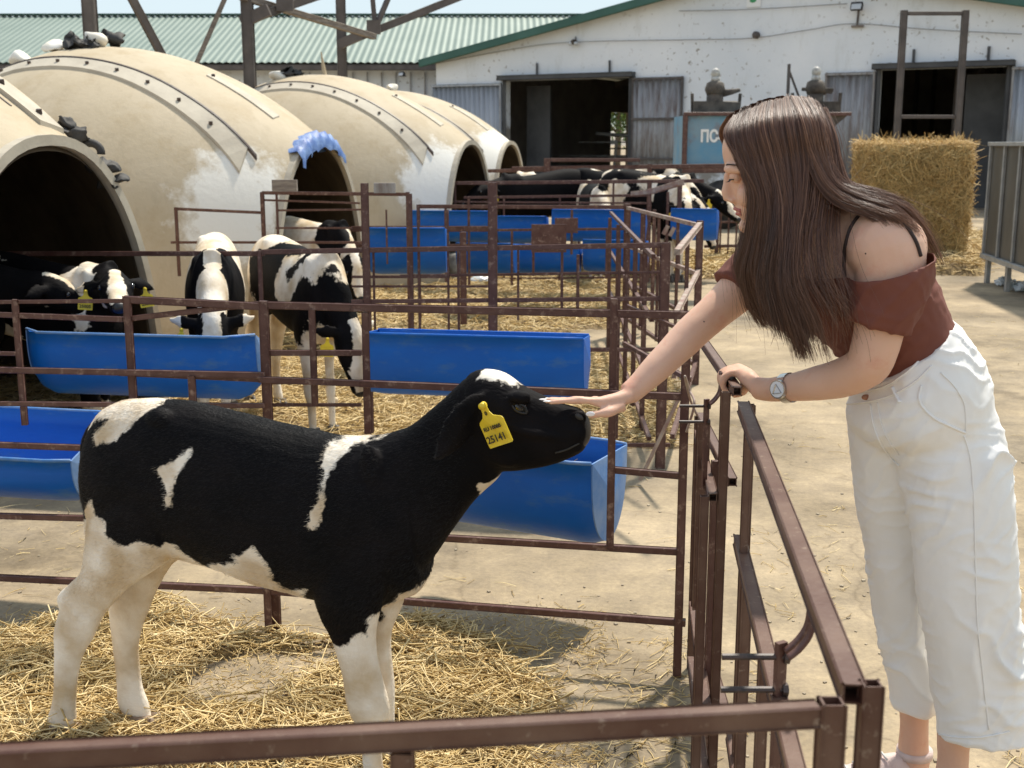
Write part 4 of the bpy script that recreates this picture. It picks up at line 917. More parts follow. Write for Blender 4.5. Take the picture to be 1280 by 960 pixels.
# ---- fence D and E (far pens)
PD = ((pr.x, pr.y), (pr.x-3.2, pr.y+.55))
panel('third cross fence, in front of the lower far troughs', PD,
      [(521, 258, 785, 259, .034), (585, 288, 785, 286, .022), (440, 286, 620, 286, .05), (440, 307, 620, 307, .03)],
      [(785, 256, 786, 400, .05), (523, 257, 523, 400, .03), (557, 260, 557, 352, .022), (586, 246, 587, 356, .022), (640, 286, 640, 356, .022), (667, 286, 668, 345, .022), (715, 262, 716, 318, .022), (759, 288, 760, 346, .022), (805, 262, 806, 400, .03), (818, 262, 819, 400, .03)], FG)
PE = ((2.2, 12.1), (-1.8, 12.7))
panel('fourth cross fence with stacked thin rails before the heifers', PE,
      [(566, 229, 880, 226, .04), (580, 247, 812, 244, .03), (555, 252, 812, 254, .022), (440, 262, 560, 250, .03), (555, 349, 830, 346, .022), (560, 354, 810, 352, .022)],
      [(569, 228, 569, 300, .022), (630, 246, 630, 350, .022), (767, 228, 767, 260, .022), (700, 246, 700, 352, .022), (724, 262, 724, 352, .022), (812, 225, 812, 352, .05), (850, 226, 850, 350, .05), (835, 240, 835, 350, .03)], FG)
PF = ((3.4, 14.8), (-1.2, 15.4))
panel('farthest cross fence, its rails behind the heifers', PF,
      [(640, 211, 990, 206, .06), (680, 200, 800, 200, .05), (595, 214, 700, 212, .05), (860, 252, 985, 250, .03), (880, 278, 985, 276, .03), (880, 308, 985, 306, .04)],
      [(684, 198, 684, 232, .09), (812, 205, 812, 330, .06)]+[(u, 248, u, 325, .022) for u in (902, 912, 922, 932, 944, 956, 968)]+[(898, 240, 898, 330, .05)], FG)
q = MB()
def plate(u, v, w_, h_, Y, label):
    p = pY(u, v, Y); q = MB(); q.box(p, (w_, .006, h_)); tag(q.build('steel_plate', M['rust']), label, 'plate')
plate(686, 298, .125, .10, 8.6, 'lower rusty steel plate hung on the third fence'); plate(708, 282, .085, .055, 8.9, 'upper rusty steel plate beside the larger one')
seg('pale hinged bar over the far troughs near the heifers\' heads', [(pY(812, 240, 11.6), pY(853, 228, 11.2), 'pale_pipe', .05), (pY(790, 242, 11.8), pY(812, 240, 11.6), 'pale_pipe', .04)], name='hinged_bar')
seg('short pale chain bars hooked on the far side fence', [(pY(829, 293, 9.4), pY(835, 282, 9.4), 'pale_pipe', .03), (pY(837, 295, 9.4), pY(843, 284, 9.4), 'pale_pipe', .03)], name='hinged_bar')
# bucket behind fence
p = G(573, 352); q = MB(); q.tube([(p[0], p[1], 0), (p[0], p[1], .30)], [.13, .17], 18); tag(q.build('bucket', M['capw'], None, True), 'off-white plastic bucket between the far blue troughs', 'bucket')
p = G(600, 358); q = MB(); q.ell((p[0], p[1], .05), (.12, .08, .06)); q.V = [x+Vector((mnoise.noise(x*20), mnoise.noise(x*22), mnoise.noise(x*20)))*.03 for x in q.V]; tag(q.build('plastic_bottle', M['plastic_bag'], None, True), 'crushed pale plastic litter beside the bucket', 'litter')

# ================================================================ TROUGHS (halved blue barrels)
def trough(L_, dep, h, back=.06, tilt=0.0, rnd=.06):
    """local: x along, y to the back, z up from the bottom; open top"""
    nx, npf = 20, 22; th = .008; V = []; F = []
    def prof(k, off, xs):
        a = math.pi*k/npf; y = -math.cos(a)*(dep/2-off)*xs; s = math.sin(a)
        z = h*(1-s**.75)*(1 if y < 0 else 1)+ (back*(k/npf)**3) + off*s; z = z*1.0 + (1-xs)*h*.45*s
        return y+dep/2, z
    for off in (0, th):
        for i in range(nx+1):
            x = -L_/2+L_*i/nx; e = min(1, min(i, nx-i)/2.2); xs = 1-rnd*(1-e)**2*2
            for k in range(npf+1):
                y, z = prof(k, off, xs); V.append((x*(1-(.0 if off == 0 else th*2/L_)), y+tilt*z, z))
    n1 = (nx+1)*(npf+1); s = npf+1
    for i in range(nx):
        for k in range(npf):
            f = (i*s+k, i*s+k+1, (i+1)*s+k+1, (i+1)*s+k); F.append(tuple(reversed(f))); F.append(tuple(v+n1 for v in f))
        for k in (0, npf): F.append((i*s+k, (i+1)*s+k, (i+1)*s+k+n1, i*s+k+n1))
    caps = []
    for i, sg in ((0, 1), (nx, -1)):
        c_ = [i*s+k for k in range(npf+1)]; ci = [v+n1 for v in c_]
        caps.append((V[:], c_, ci))
    return V, F, s, n1, nx, npf
TG = 'blue halved-barrel troughs hung on the pen fences'
def put_trough(label, front_l, front_r, zb, L_=None, dep=.34, h=.30, back=.05, name='feed_trough', feed=False, tilt=0.0, worn=True, rnd=.06):
    """front_l/front_r: ground xy of the front face ends"""
    a = Vector((front_l[0], front_l[1], 0)); b = Vector((front_r[0], front_r[1], 0)); L_ = (b-a).length; c = (a+b)/2; rz_ = math.atan2(b.y-a.y, b.x-a.x)
    rt = root(name, (c.x, c.y, zb), label, 'trough', TG, rz_)
    V, F, s, n1, nx, npf = trough(L_, dep, h, back, tilt, rnd); mesh_obj('basin', V, F, M['blue'], rt, True, local=True)
    for i, sg in ((0, -1), (nx, 1)):
        loop = [Vector(V[i*s+k])+Vector((sg*.0015, 0, 0)) for k in range(npf+1)]; m_ = Vector((loop[0].x+sg*.016, dep/2, h*.55)); q = MB()
        q.add([m_]+loop, [((0, k+2, k+1) if sg < 0 else (0, k+1, k+2)) for k in range(npf)]+[((0, 1, npf+1) if sg < 0 else (0, npf+1, 1))])
        ob = q.build('end_cap', M['blue_worn' if worn else 'blue'], rt, False, local=True); so_ = ob.modifiers.new('t', 'SOLIDIFY'); so_.thickness = .006; so_.offset = 0
    for k in (0, npf):
        q = MB(); q.tube([Vector(V[i*s+k])+Vector((0, 0, .001)) for i in range(0, nx+1, 2)], .0062, 6); q.build('rim', M['blue_worn' if worn else 'blue'], rt, True, local=True)
    if feed:
        r2 = np.random.default_rng(int(L_*1000)); n = 500; P = np.stack([r2.uniform(-L_*.45, L_*.45, n), r2.uniform(dep*.2, dep*.8, n), np.full(n, h*.62)+r2.uniform(-.02, .03, n)], 1); straws('feed', P, r2.uniform(.04, .12, n), M['straw'], .004, .2, 4, parent=rt)
    return rt
def ax(u, v, Y): p = pY(u, v, Y); return (p.x, p.y), p.z
# lower right, its rounded end towards the woman
(a, za) = ax(520, 640, 3.66); (b, zb_) = ax(735, 640, 3.38)
put_trough('lower right blue trough behind the petted calf\'s chin', a, b, pY(650, 682, 3.5).z, h=.285, dep=.30, back=.0, feed=True)
(a, za) = ax(-190, 640, 3.72); (b, _) = ax(88, 640, 3.56)
put_trough('lower left blue trough with its inside showing, behind the calf\'s rump', a, b, pY(40, 640, 3.6).z, h=.17, back=.085, dep=.32)
(a, _) = ax(22, 460, 5.05); (b, _) = ax(310, 460, 4.88)
put_trough('upper left blue trough under the two feeding calves', a, b, pY(160, 503, 4.95).z, h=.285, dep=.30, rnd=.30, back=-.06)
(a, _) = ax(454, 460, 4.83); (b, _) = ax(728, 460, 4.68)
put_trough('upper middle blue trough right behind the petted calf\'s head', a, b, pY(600, 503, 4.75).z, h=.27, dep=.24, back=-.02, rnd=.03, worn=False)
for (u0, v0, u1, v1, Y0, Y1, h_, lab) in ((462, 345, 556, 345, 7.6, 7.6, .30, 'small dark blue trough below the second dome mouth'), (570, 345, 640, 343, 9.9, 9.8, .26, 'far lower trough half hidden by the bucket'),
    (512, 303, 612, 303, 11.7, 11.6, .30, 'far upper trough on the left, in front of the third dome'), (622, 305, 682, 305, 11.5, 11.45, .26, 'far upper trough in the middle, in front of the black heifer'),
    (690, 303, 806, 303, 11.3, 11.2, .30, 'far upper trough on the right, under the spotted heifers'), (640, 344, 722, 344, 10.4, 10.3, .26, 'far lower trough left of the side fence'), (728, 342, 806, 341, 10.3, 10.2, .28, 'far lower trough against the side fence'),
    (838, 302, 894, 301, 11.4, 11.3, .30, 'short far trough standing outside the pens, beside the woman\'s face')):
    a = pY(u0, v0, Y0); b = pY(u1, v1, Y1); put_trough(lab, (a.x, a.y), (b.x, b.y), (a.z+b.z)/2, h=h_, dep=.30, back=-.03, rnd=.04, worn=False)
# ================================================================ CATTLE
def coat_mat(name, dark=(.0035, .0032, .0038), light=(.86, .78, .66), amp=.012, sc=60, hair=False):
    m, nt, p = new_mat(name); L = nt.links.new
    at = N(nt, 'ShaderNodeAttribute', attribute_name='white'); tc = N(nt, 'ShaderNodeTexCoord')
    if hair:
        r = N(nt, 'ShaderNodeMapRange'); r.inputs[1].default_value = -.002; r.inputs[2].default_value = .002; L(at.outputs['Fac'], r.inputs[0]); f = r.outputs[0]
    else:
        n = N(nt, 'ShaderNodeTexNoise'); n.inputs['Scale'].default_value = sc; n.inputs['Detail'].default_value = 4; L(tc.outputs['Object'], n.inputs['Vector'])
        a = N(nt, 'ShaderNodeMath', operation='MULTIPLY_ADD'); L(n.outputs[0], a.inputs[0]); a.inputs[1].default_value = amp*2; a.inputs[2].default_value = -amp
        b = N(nt, 'ShaderNodeMath', operation='ADD'); L(at.outputs['Fac'], b.inputs[0]); L(a.outputs[0], b.inputs[1])
        r = N(nt, 'ShaderNodeMapRange'); r.inputs[1].default_value = -.0025; r.inputs[2].default_value = .0025; L(b.outputs[0], r.inputs[0]); f = r.outputs[0]
    n2 = N(nt, 'ShaderNodeTexNoise'); n2.inputs['Scale'].default_value = 9; n2.inputs['Detail'].default_value = 6; L(tc.outputs['Object'], n2.inputs['Vector'])
    lw = N(nt, 'ShaderNodeValToRGB'); lw.color_ramp.elements[0].position = .35; lw.color_ramp.elements[1].position = .6
    lw.color_ramp.elements[0].color = (light[0]*.68, light[1]*.58, light[2]*.44, 1); lw.color_ramp.elements[1].color = (*light, 1); L(n2.outputs[0], lw.inputs[0])
    dk = N(nt, 'ShaderNodeValToRGB'); dk.color_ramp.elements[0].position = .4; dk.color_ramp.elements[1].position = .75
    dk.color_ramp.elements[0].color = (*dark, 1); dk.color_ramp.elements[1].color = (dark[0]*2.4, dark[1]*2.1, dark[2]*1.9, 1); L(n2.outputs[0], dk.inputs[0])
    mx = N(nt, 'ShaderNodeMix', data_type='RGBA'); L(f, mx.inputs[0]); L(dk.outputs[0], mx.inputs[6]); L(lw.outputs[0], mx.inputs[7])
    L(mx.outputs[2], p.inputs['Base Color']); p.inputs['Roughness'].default_value = .7 if not hair else .42; p.inputs['Specular IOR Level'].default_value = .08 if not hair else .35
    if not hair:
        bm = N(nt, 'ShaderNodeBump'); bm.inputs['Strength'].default_value = .5; bm.inputs['Distance'].default_value = .004
        n3 = N(nt, 'ShaderNodeTexNoise'); n3.inputs['Scale'].default_value = 120; mp = N(nt, 'ShaderNodeMapping'); mp.inputs['Scale'].default_value = (.35, 1, .8)
        L(tc.outputs['Object'], mp.inputs[0]); L(mp.outputs[0], n3.inputs['Vector']); L(n3.outputs[0], bm.inputs['Height']); L(bm.outputs[0], p.inputs['Normal'])
    return m
M['coat'] = coat_mat('black_and_white_coat'); M['coat_hair'] = coat_mat('black_and_white_hair', hair=True, dark=(.004, .0035, .004), light=(.96, .88, .76))
M['hoof'] = mat('pale_hoof', (.30, .20, .12), (.2, .14, .09), 30, .5); M['hoofd'] = mat('dark_hoof', (.06, .05, .04), (.1, .08, .06), 30, .5)
M['eye'] = mat('wet_dark_eye', (.008, .006, .006), rough=.06, spec=.8); M['nose'] = mat('damp_black_muzzle', (.007, .006, .007), (.014, .012, .012), 60, .42, .8, 180, bdist=.001)
M['pinknose'] = mat('pink_muzzle', (.45, .28, .24), (.3, .18, .16), 30, .4)
M['lash'] = mat('pale_lash', (.25, .2, .16))

# the petted calf: its mid plane in the pen, local frame (s forward, lateral left +, z up)
HC = Vector((-.64, 2.65, 0)); HYAW = math.radians(-16.5)
hf = Vector((math.cos(HYAW), math.sin(HYAW), 0)); hl = Vector((-math.sin(HYAW), math.cos(HYAW), 0))
def hp(u, v, lat=0.0):
    """local (s, z) of the spot seen at u,v on the body plane moved lat towards the camera"""
    a = HC-hl*lat; p = pP(u, v, (a.x, a.y), (a.x+hf.x, a.y+hf.y)); return ((p-HC).dot(hf), p.z)
def loft(q, rings, nseg=24, expo=2.3):
    """rings: (centre Vector, axis_up Vector(half), axis_lat Vector(half))"""
    V = []; F = []
    for (c, up, la) in rings:
        for k in range(nseg):
            a = 2*math.pi*k/nseg; ca, sa = math.cos(a), math.sin(a)
            x = math.copysign(abs(ca)**(2/expo), ca); y = math.copysign(abs(sa)**(2/expo), sa)
            V.append(c+la*x*(1-.12*max(0, y))+up*y)
    n = nseg
    for i in range(len(rings)-1):
        for k in range(n): F.append((i*n+k, i*n+(k+1) % n, (i+1)*n+(k+1) % n, (i+1)*n+k))
    F += [tuple(reversed(range(n))), tuple(range(len(V)-n, len(V)))]
    q.add(V, F)
def loft_px(q, rows, lat=0.0, k=4, expo=2.3):
    """rows: (u_top, v_top, u_bot, v_bot, half width)"""
    D = []
    for r_ in rows:
        t = hp(r_[0], r_[1], lat); b = hp(r_[2], r_[3], lat); D.append((t[0], t[1], b[0], b[1], r_[4], r_[5] if len(r_) > 5 else lat))
    D = catmull(D, k); R_ = []
    for d in D:
        c = Vector(((d[0]+d[2])/2, -d[5], (d[1]+d[3])/2)); R_.append((c, Vector(((d[0]-d[2])/2, 0, (d[1]-d[3])/2)), Vector((0, max(d[4], .004), 0))))
    loft(q, R_, 28, expo)
TORSO = [(112, 566, 116, 602, .03), (117, 536, 122, 640, .062), (130, 513, 134, 668, .088), (160, 500, 160, 684, .105), (205, 498, 205, 690, .115), (260, 508, 262, 704, .118),
         (320, 523, 318, 722, .128), (380, 537, 372, 738, .128), (430, 545, 425, 750, .12), (468, 545, 470, 758, .112), (503, 536, 512, 744, .094), (520, 530, 535, 722, .08)]
NECK_UP = [(470, 550, 500, 745, .085), (510, 534, 540, 700, .078), (538, 515, 566, 662, .066), (560, 494, 592, 628, .058), (580, 474, 618, 604, .054), (592, 470, 626, 595, .05)]
HEAD_UP = [(578, 490, 592, 570, .035), (586, 467, 604, 586, .056), (606, 460, 622, 590, .066), (628, 465, 642, 588, .068), (650, 481, 658, 586, .062), (670, 492, 676, 584, .052), (690, 501, 700, 578, .043), (708, 507, 717, 571, .042), (724, 511, 729, 563, .040), (731, 520, 733, 553, .033), (734.5, 528, 735, 545, .02)]
HN = [(585, 165, 250, .050, .055), (625, 133, 246, .055, .06), (653, 112, 238, .052, .062), (687, 108, 218, .045, .064), (717, 103, 180, .036, .064), (731, 91, 160, .031, .064), (743, 77, 148, .028, .064), (753, 73, 140, .027, .064), (763, 75, 132, .026, .064), (777, 72, 125, .027, .064), (795, 68, 117, .025, .064), (820, 69, 103, .020, .064), (853, 69, 95, .0175, .064), (880, 66, 93, .020, .064), (897, 61, 94, .0225, .064), (910, 61, 93, .020, .064)]
HFR = [(640, 160, 262, .045, -.05), (675, 158, 250, .045, -.055), (700, 145, 216, .040, -.045), (730, 139, 197, .033, -.04), (760, 136, 186, .028, -.04), (785, 138, 177, .024, -.04), (810, 141, 172, .020, -.04), (853, 147, 175, .018, -.04), (878, 148, 184, .022, -.04), (892, 155, 188, .020, -.04)]
FN = [(640, 412, 505, .035, .06), (690, 400, 498, .045, .068), (740, 392, 482, .042, .068), (770, 400, 472, .036, .066), (797, 413, 469, .029, .064), (825, 422, 472, .026, .064), (849, 429, 479, .026, .064), (876, 433, 487, .029, .064), (893, 438, 487, .027, .064), (908, 445, 480, .020, .064), (936, 452, 478, .018, .064), (958, 454, 479, .018, .064)]
FF = [(700, 450, 510, .035, -.03), (750, 462, 503, .032, -.03), (790, 466, 488, .024, -.03), (830, 469, 489, .022, -.03), (858, 470, 492, .025, -.03), (880, 474, 492, .021, -.03), (910, 476, 493, .017, -.03), (940, 477, 494, .017, -.03)]
def leg_px(q, rows, foot_dx=.018, hoofs=None):
    D = []
    for (v, u0, u1, hw, lat) in rows:
        a = hp(u0, v, lat); b = hp(u1, v, lat); D.append((a[0], b[0], (a[1]+b[1])/2, hw, lat))
    last = D[-1]; zt = last[2]
    # pastern bends forward to the hoof
    m_ = (last[0]+last[1])/2; w_ = (last[1]-last[0])/2
    D.append((m_-w_*.75+foot_dx*.5, m_+w_*.85+foot_dx*.6, max(zt*.55, .045), last[3]*.85, last[4]))
    Dc = catmull(D, 4); R_ = []
    for d in Dc: R_.append((Vector(((d[0]+d[1])/2, -d[4], d[2])), Vector((0, max(d[3], .008), 0)), Vector(((d[1]-d[0])/2, 0, 0))))
    R2 = [(c, la, up) for (c, up, la) in R_]
    V = []; F = []; n = 20
    for (c, a1, a2) in R_:
        for k in range(n): t = 2*math.pi*k/n; V.append(c+a2*math.cos(t)+a1*math.sin(t))
    for i in range(len(R_)-1):
        for k in range(n): F.append((i*n+k, i*n+(k+1) % n, (i+1)*n+(k+1) % n, (i+1)*n+k))
    F += [tuple(reversed(range(n))), tuple(range(len(V)-n, len(V)))]
    q.add(V, F); e = D[-1]
    if hoofs is not None: hoofs.append((m_+foot_dx, -last[4], max(zt*.55, .045), w_))
def hoof_mesh(hx, hy, hz, w_, parent, m):
    for sg in (-1, 1):
        q = MB(); V = []; n = 10; top = hz+.012
        for z, r0, fx in ((0, 1.15, .018), (.012, 1.1, .015), (hz*.55, .98, .006), (top, .8, 0)):
            for k in range(n): a = 2*math.pi*k/n; V.append(Vector((hx+fx+w_*r0*1.12*math.cos(a), hy+sg*.0145+.0160*r0*math.sin(a), z)))
        F = [(i*n+k, i*n+(k+1) % n, (i+1)*n+(k+1) % n, (i+1)*n+k) for i in range(3) for k in range(n)]+[tuple(reversed(range(n))), tuple(range(3*n, 4*n))]
        q.add(V, F); q.build('hoof', m, parent, True, local=True)
def neck_head(q, yaw, drop, hdrop=None, reach=.24):
    """neck from the shoulder to a head turned by yaw and dropped; returns head frame"""
    s0 = hp(505, 610); nb = Vector((s0[0], 0, s0[1]))
    dn = Vector((math.cos(yaw)*math.cos(drop), math.sin(yaw)*math.cos(drop), math.sin(drop)))
    hd = nb+dn*reach
    def ring(c, d, up, lat):
        side = Vector((0, 0, 1)).cross(d); side = side.normalized() if side.length > .1 else Vector((0, 1, 0)); u = d.cross(side).normalized(); return (c, u*up, side*lat)
    hdrop = hdrop if hdrop is not None else (drop-.35 if drop > -.9 else drop-.25); hd_d = Vector((math.cos(yaw*1.15)*math.cos(hdrop), math.sin(yaw*1.15)*math.cos(hdrop), math.sin(hdrop)))
    a0 = Vector((hp(440, 600)[0], 0, nb.z+.01)); fw = Vector((1, 0, 0)); pts = [a0, a0.lerp(nb, .7), nb+dn*.07-fw*.0, nb+dn*reach*.6, hd, hd+hd_d*.05]
    Cp = catmull([tuple(p) for p in pts], 4); rr_ = catmull([(.125, .095), (.118, .085), (.098, .068), (.080, .060), (.070, .054), (.064, .052)], 4); rg = []
    for i in range(len(Cp)):
        d_ = Vector(Cp[min(i+1, len(Cp)-1)]-Cp[max(i-1, 0)]).normalized(); rg.append(ring(Vector(Cp[i]), d_, rr_[i][0], rr_[i][1]))
    loft(q, rg, 24)
    side = Vector((0, 0, 1)).cross(hd_d).normalized(); u = hd_d.cross(side).normalized()
    prof = [(-.03, .035, .035, 0), (.0, .062, .056, .0), (.04, .066, .068, .0), (.085, .063, .068, -.004), (.13, .056, .060, -.010), (.17, .048, .048, -.014), (.21, .040, .040, -.018), (.245, .036, .040, -.02), (.27, .030, .036, -.02), (.282, .018, .024, -.02)]
    Dp = catmull(prof, 3); loft(q, [(hd+hd_d*d[0]+u*d[3], u*d[1], side*d[2]) for d in Dp], 24)
    return hd, hd_d, side, u
def ear(q, c, d, droop, size=1.0, n=9):
    """leaf shaped ear from c along d, opening forward"""
    d = Vector(d).normalized(); dn = Vector(droop).normalized(); wv = d.cross(dn).normalized(); V = []; F = []; L_ = .115*size
    for i in range(n+1):
        t = i/n; w_ = .033*size*math.sin(math.pi*min(1, t*.92+.08))**.8+.004; p = c+d*L_*t+dn*(.03*t*t)
        for k in range(8): a = 2*math.pi*k/8; V.append(p+wv*w_*math.cos(a)+dn*(.009*math.sin(a)+(.010*abs(math.cos(a)))))
    for i in range(n):
        for k in range(8): F.append((i*8+k, i*8+(k+1) % 8, (i+1)*8+(k+1) % 8, (i+1)*8+k))
    F += [tuple(reversed(range(8))), tuple(range(n*8, n*8+8))]
    q.add(V, F)
def ear_tag(parent, P, down, face, s=1.0, num='25141', small=True, mtl='tagy', local=True):
    """yellow tag: neck + body plate hanging along down, readable side facing face"""
    y = -Vector(down).normalized(); z = Vector(face); z = (z-y*z.dot(y)).normalized(); x = y.cross(z)
    o2 = [(-.0065, .004), (.0065, .004), (.0075, -.012), (.012, -.020), (.0245, -.026), (.027, -.030), (.027, -.071), (.025, -.073), (-.025, -.073), (-.027, -.071), (-.027, -.030), (-.0245, -.026), (-.012, -.020), (-.0075, -.012)]
    V = [P+x*(a*s)+y*(b*s)+z*k for k in (.0009, -.0009) for a, b in o2]; n = len(o2)
    V = [v-z*(.004*s*((v-P).dot(x)/(.027*s))**2) for v in V]
    F = [tuple(reversed(range(n))), tuple(range(n, 2*n))]+[(i, (i+1) % n, n+(i+1) % n, n+i) for i in range(n)]
    tg = mesh_obj('ear_tag', V, F, M['tagy'], parent, False, local=True)
    q = MB(); q.tube([P+z*.006*s, P-z*.004*s], [.0055*s, .0065*s], 12); q.build('tag_stud', M['tagy'], tg, True, local=True)
    if num:
        def tx(txt, size, yy):
            cu = bpy.data.curves.new('t', 'FONT'); cu.body = txt; cu.size = size*s; cu.align_x = 'CENTER'; cu.align_y = 'CENTER'; cu.resolution_u = 2; cu.offset = .0004*s; cu.extrude = .0002
            t = bpy.data.objects.new('t', cu); COL.objects.link(t); dg = bpy.context.evaluated_depsgraph_get(); dg.update(); me = bpy.data.meshes.new_from_object(t.evaluated_get(dg)); bpy.data.objects.remove(t)
            C = P+y*(yy*s)+z*.0016
            me.transform(Matrix(((x.x, y.x, z.x, C[0]), (x.y, y.y, z.y, C[1]), (x.z, y.z, z.z, C[2]), (0, 0, 0, 1)))); me.materials.clear(); me.materials.append(M['ink'])
            o = bpy.data.objects.new('tag_number', me); COL.objects.link(o); o.parent = tg
        tx(num, .0175, -.059)
        if small: tx('RU 10060', .0095, -.040); tx('0', .010, -.014)
    return tg
def add_attr(me, vals, name='white'):
    at = me.attributes.new(name, 'FLOAT', 'POINT'); at.data.foreach_set('value', np.asarray(vals, np.float32))
def hair_on(obj_parent, me, white, length, n, seed, radius=.00035, m='coat_hair', name='fur', flow=None, skip=None, pts=4):
    """short hairs lying back over the skin; one curves object"""
    me.calc_loop_triangles(); nt_ = len(me.loop_triangles); T = np.empty(nt_*3, np.int32); me.loop_triangles.foreach_get('vertices', T); T = T.reshape(-1, 3)
    V = mverts(me).astype(float); Nn = mnormals(me).astype(float)
    A = np.cross(V[T[:, 1]]-V[T[:, 0]], V[T[:, 2]]-V[T[:, 0]]); ar = np.linalg.norm(A, axis=1); r = np.random.default_rng(seed)
    if skip is not None: ar = ar*skip(V[T].mean(1))
    ti = r.choice(nt_, n, p=ar/ar.sum()); b = r.dirichlet((1, 1, 1), n)
    P = (V[T[ti]]*b[:, :, None]).sum(1); Nm = (Nn[T[ti]]*b[:, :, None]).sum(1); Nm /= np.linalg.norm(Nm, axis=1, keepdims=True)+1e-9
    Wt = (white[T[ti]]*b).sum(1)+r.normal(0, .0022, n)
    Fl = flow(P); Fl = Fl+r.normal(0, .22, (n, 3)); Fl -= (Fl*Nm).sum(1, keepdims=True)*Nm; Fl /= np.linalg.norm(Fl, axis=1, keepdims=True)+1e-9
    Ln = (length(P, Wt) if callable(length) else np.full(n, length))*r.uniform(.6, 1.3, n)
    out = np.empty((n, pts, 3), np.float32)
    for k in range(pts):
        t = k/(pts-1); out[:, k] = P+Fl*(Ln*t)[:, None]+Nm*(Ln*(.34*t-.20*t*t))[:, None]-Nm*.001
    hc = bpy.data.hair_curves.new(name); hc.add_curves([pts]*n); hc.position_data.foreach_set('vector', out.ravel())
    ra = hc.attributes.new('radius', 'FLOAT', 'POINT') if 'radius' not in hc.attributes else hc.attributes['radius']
    ra.data.foreach_set('value', np.tile(np.linspace(1, .25, pts)*radius, n).astype(np.float32))
    wa = hc.attributes.new('white', 'FLOAT', 'CURVE'); wa.data.foreach_set('value', Wt.astype(np.float32))
    hc.materials.append(M[m]); o = bpy.data.objects.new(name, hc); COL.objects.link(o); o.parent = obj_parent; return o

def build_body(head='up', yaw=0.0, drop=-1.0, voxel=.0065, tail=True, hdrop=None):
    q = MB(); loft_px(q, TORSO); hoofs = []
    for rows, dx in ((HN, .012), (HFR, .022), (FN, .014), (FF, .014)): leg_px(q, rows, dx, hoofs)
    # haunch, stifle, shoulder and brisket masses
    def E_(u, v, lat, rx, ry, rz_, rot=0.0):
        s, z = hp(u, v, lat); q.ell(Vector((s, -lat, z)), (rx, ry, rz_), Matrix.Rotation(rot, 3, 'Y'))
    for sg in (1, -1):
        E_(178, 600, .058*sg, .098, .052, .135, .3); E_(222, 668, .060*sg, .055, .035, .06, .5); E_(445, 660, .062*sg, .07, .045, .14, -.15)
        E_(428, 735, .064*sg, .045, .032, .06, .2)
    E_(505, 700, 0, .06, .08, .085)
    for sg in (1, -1):
        E_(202, 526, .052*sg, .040, .028, .030, .2); E_(133, 540, .045*sg, .026, .026, .030); E_(470, 600, .066*sg, .030, .024, .08, -.25); E_(79, 755, .064*sg, .011, .014, .028, -.2); E_(98, 768, .080*sg, .014, .014, .020); E_(462, 878, .076*sg, .020, .016, .022); E_(222, 640, .075*sg, .05, .03, .055, .5)
    if tail:
        s0 = hp(121, 525); P = [Vector((s0[0]+.02, 0, s0[1]-.005)), Vector((hp(113, 550)[0], 0, hp(113, 550)[1])), Vector((hp(112, 600)[0]-.004, -.01, hp(112, 600)[1])), Vector((hp(118, 640)[0], -.02, hp(118, 640)[1])), Vector((hp(122, 668)[0], -.025, hp(122, 668)[1]))]
        q.tube(catmull([tuple(p) for p in P], 4), [.022]*6+[.017]*5+[.014]*5+[.012], 12)
    fr_ = None
    if head == 'up':
        loft_px(q, NECK_UP); loft_px(q, HEAD_UP, expo=2.15)
        # cheek, brow, nostril swell
        for sg in (1, -1):
            E_(628, 562, .040*sg, .05, .024, .035, .3); E_(650, 497, .046*sg, .024, .018, .016); E_(723, 522, .026*sg, .018, .014, .016); E_(712, 556, .024*sg, .03, .014, .014, .25)
            E_(720, 541, .027*sg, .022, .017, .027, .1)
            q.tube([Vector((hp(u, v)[0], -lt*sg, hp(u, v)[1])) for u, v, lt in ((636, 526, .056), (658, 531, .055), (682, 536, .047), (704, 541, .038))], [.012, .013, .011, .008], 10)
            e0 = hp(603, 492, .05*sg); ear(q, Vector((e0[0], -.052*sg, e0[1])), Vector((-.28, -.60*sg, -.75)), Vector((-.6, 0, -.4)), 1.2)
    else:
        fr_ = neck_head(q, yaw, drop, hdrop); hd, dd, side, u = fr_
        for sg in (1, -1):
            ear(q, hd+dd*.015+side*sg*.055+u*.02, side*sg*.95+Vector((0, 0, -.25))-dd*.35, -dd*.5+Vector((0, 0, -.4)), 1.0)
            q.ell(hd+dd*.10+side*sg*.048+u*.025, (.022, .022, .016))
    me = remesh(q, voxel, 4, .5); return me, hoofs, fr_

# ---- the petted calf
POLY = {
 'rump': [(118, 530), (124, 517), (142, 500), (160, 492), (206, 490), (210, 502), (197, 512), (187, 525), (174, 538), (148, 545), (143, 536), (156, 517), (139, 519), (126, 532)],
 'flank': [(253, 552), (255, 561), (240, 585), (235, 623), (228, 623), (225, 597), (211, 575), (222, 573), (237, 568)],
 'shoulder': [(475, 538), (445, 546), (410, 556), (407, 566), (409, 576), (415, 592), (412, 620), (403, 642), (408, 651), (418, 640), (420, 622), (418, 598), (426, 574), (440, 560), (475, 547)],
 'blaze': [(601, 473), (605, 455), (622, 455), (637, 462), (652, 482), (634, 475), (621, 478), (606, 475)],
 'throat': [(602, 619), (606, 601), (616, 600), (628, 593), (622, 606), (612, 612)],
 'low': [(105, 1100), (40, 1000), (40, 700), (112, 642), (131, 615), (135, 637), (152, 643), (152, 657), (167, 673), (193, 667), (210, 675), (230, 672), (240, 683), (263, 712), (275, 699), (295, 695), (314, 693), (311, 681), (322, 682), (337, 669), (350, 692), (354, 716), (371, 730), (396, 728), (385, 741), (393, 765), (414, 795), (430, 798), (441, 796), (452, 784), (461, 781), (465, 788), (469, 762), (482, 760), (500, 745), (522, 734), (545, 780), (530, 1100)]}
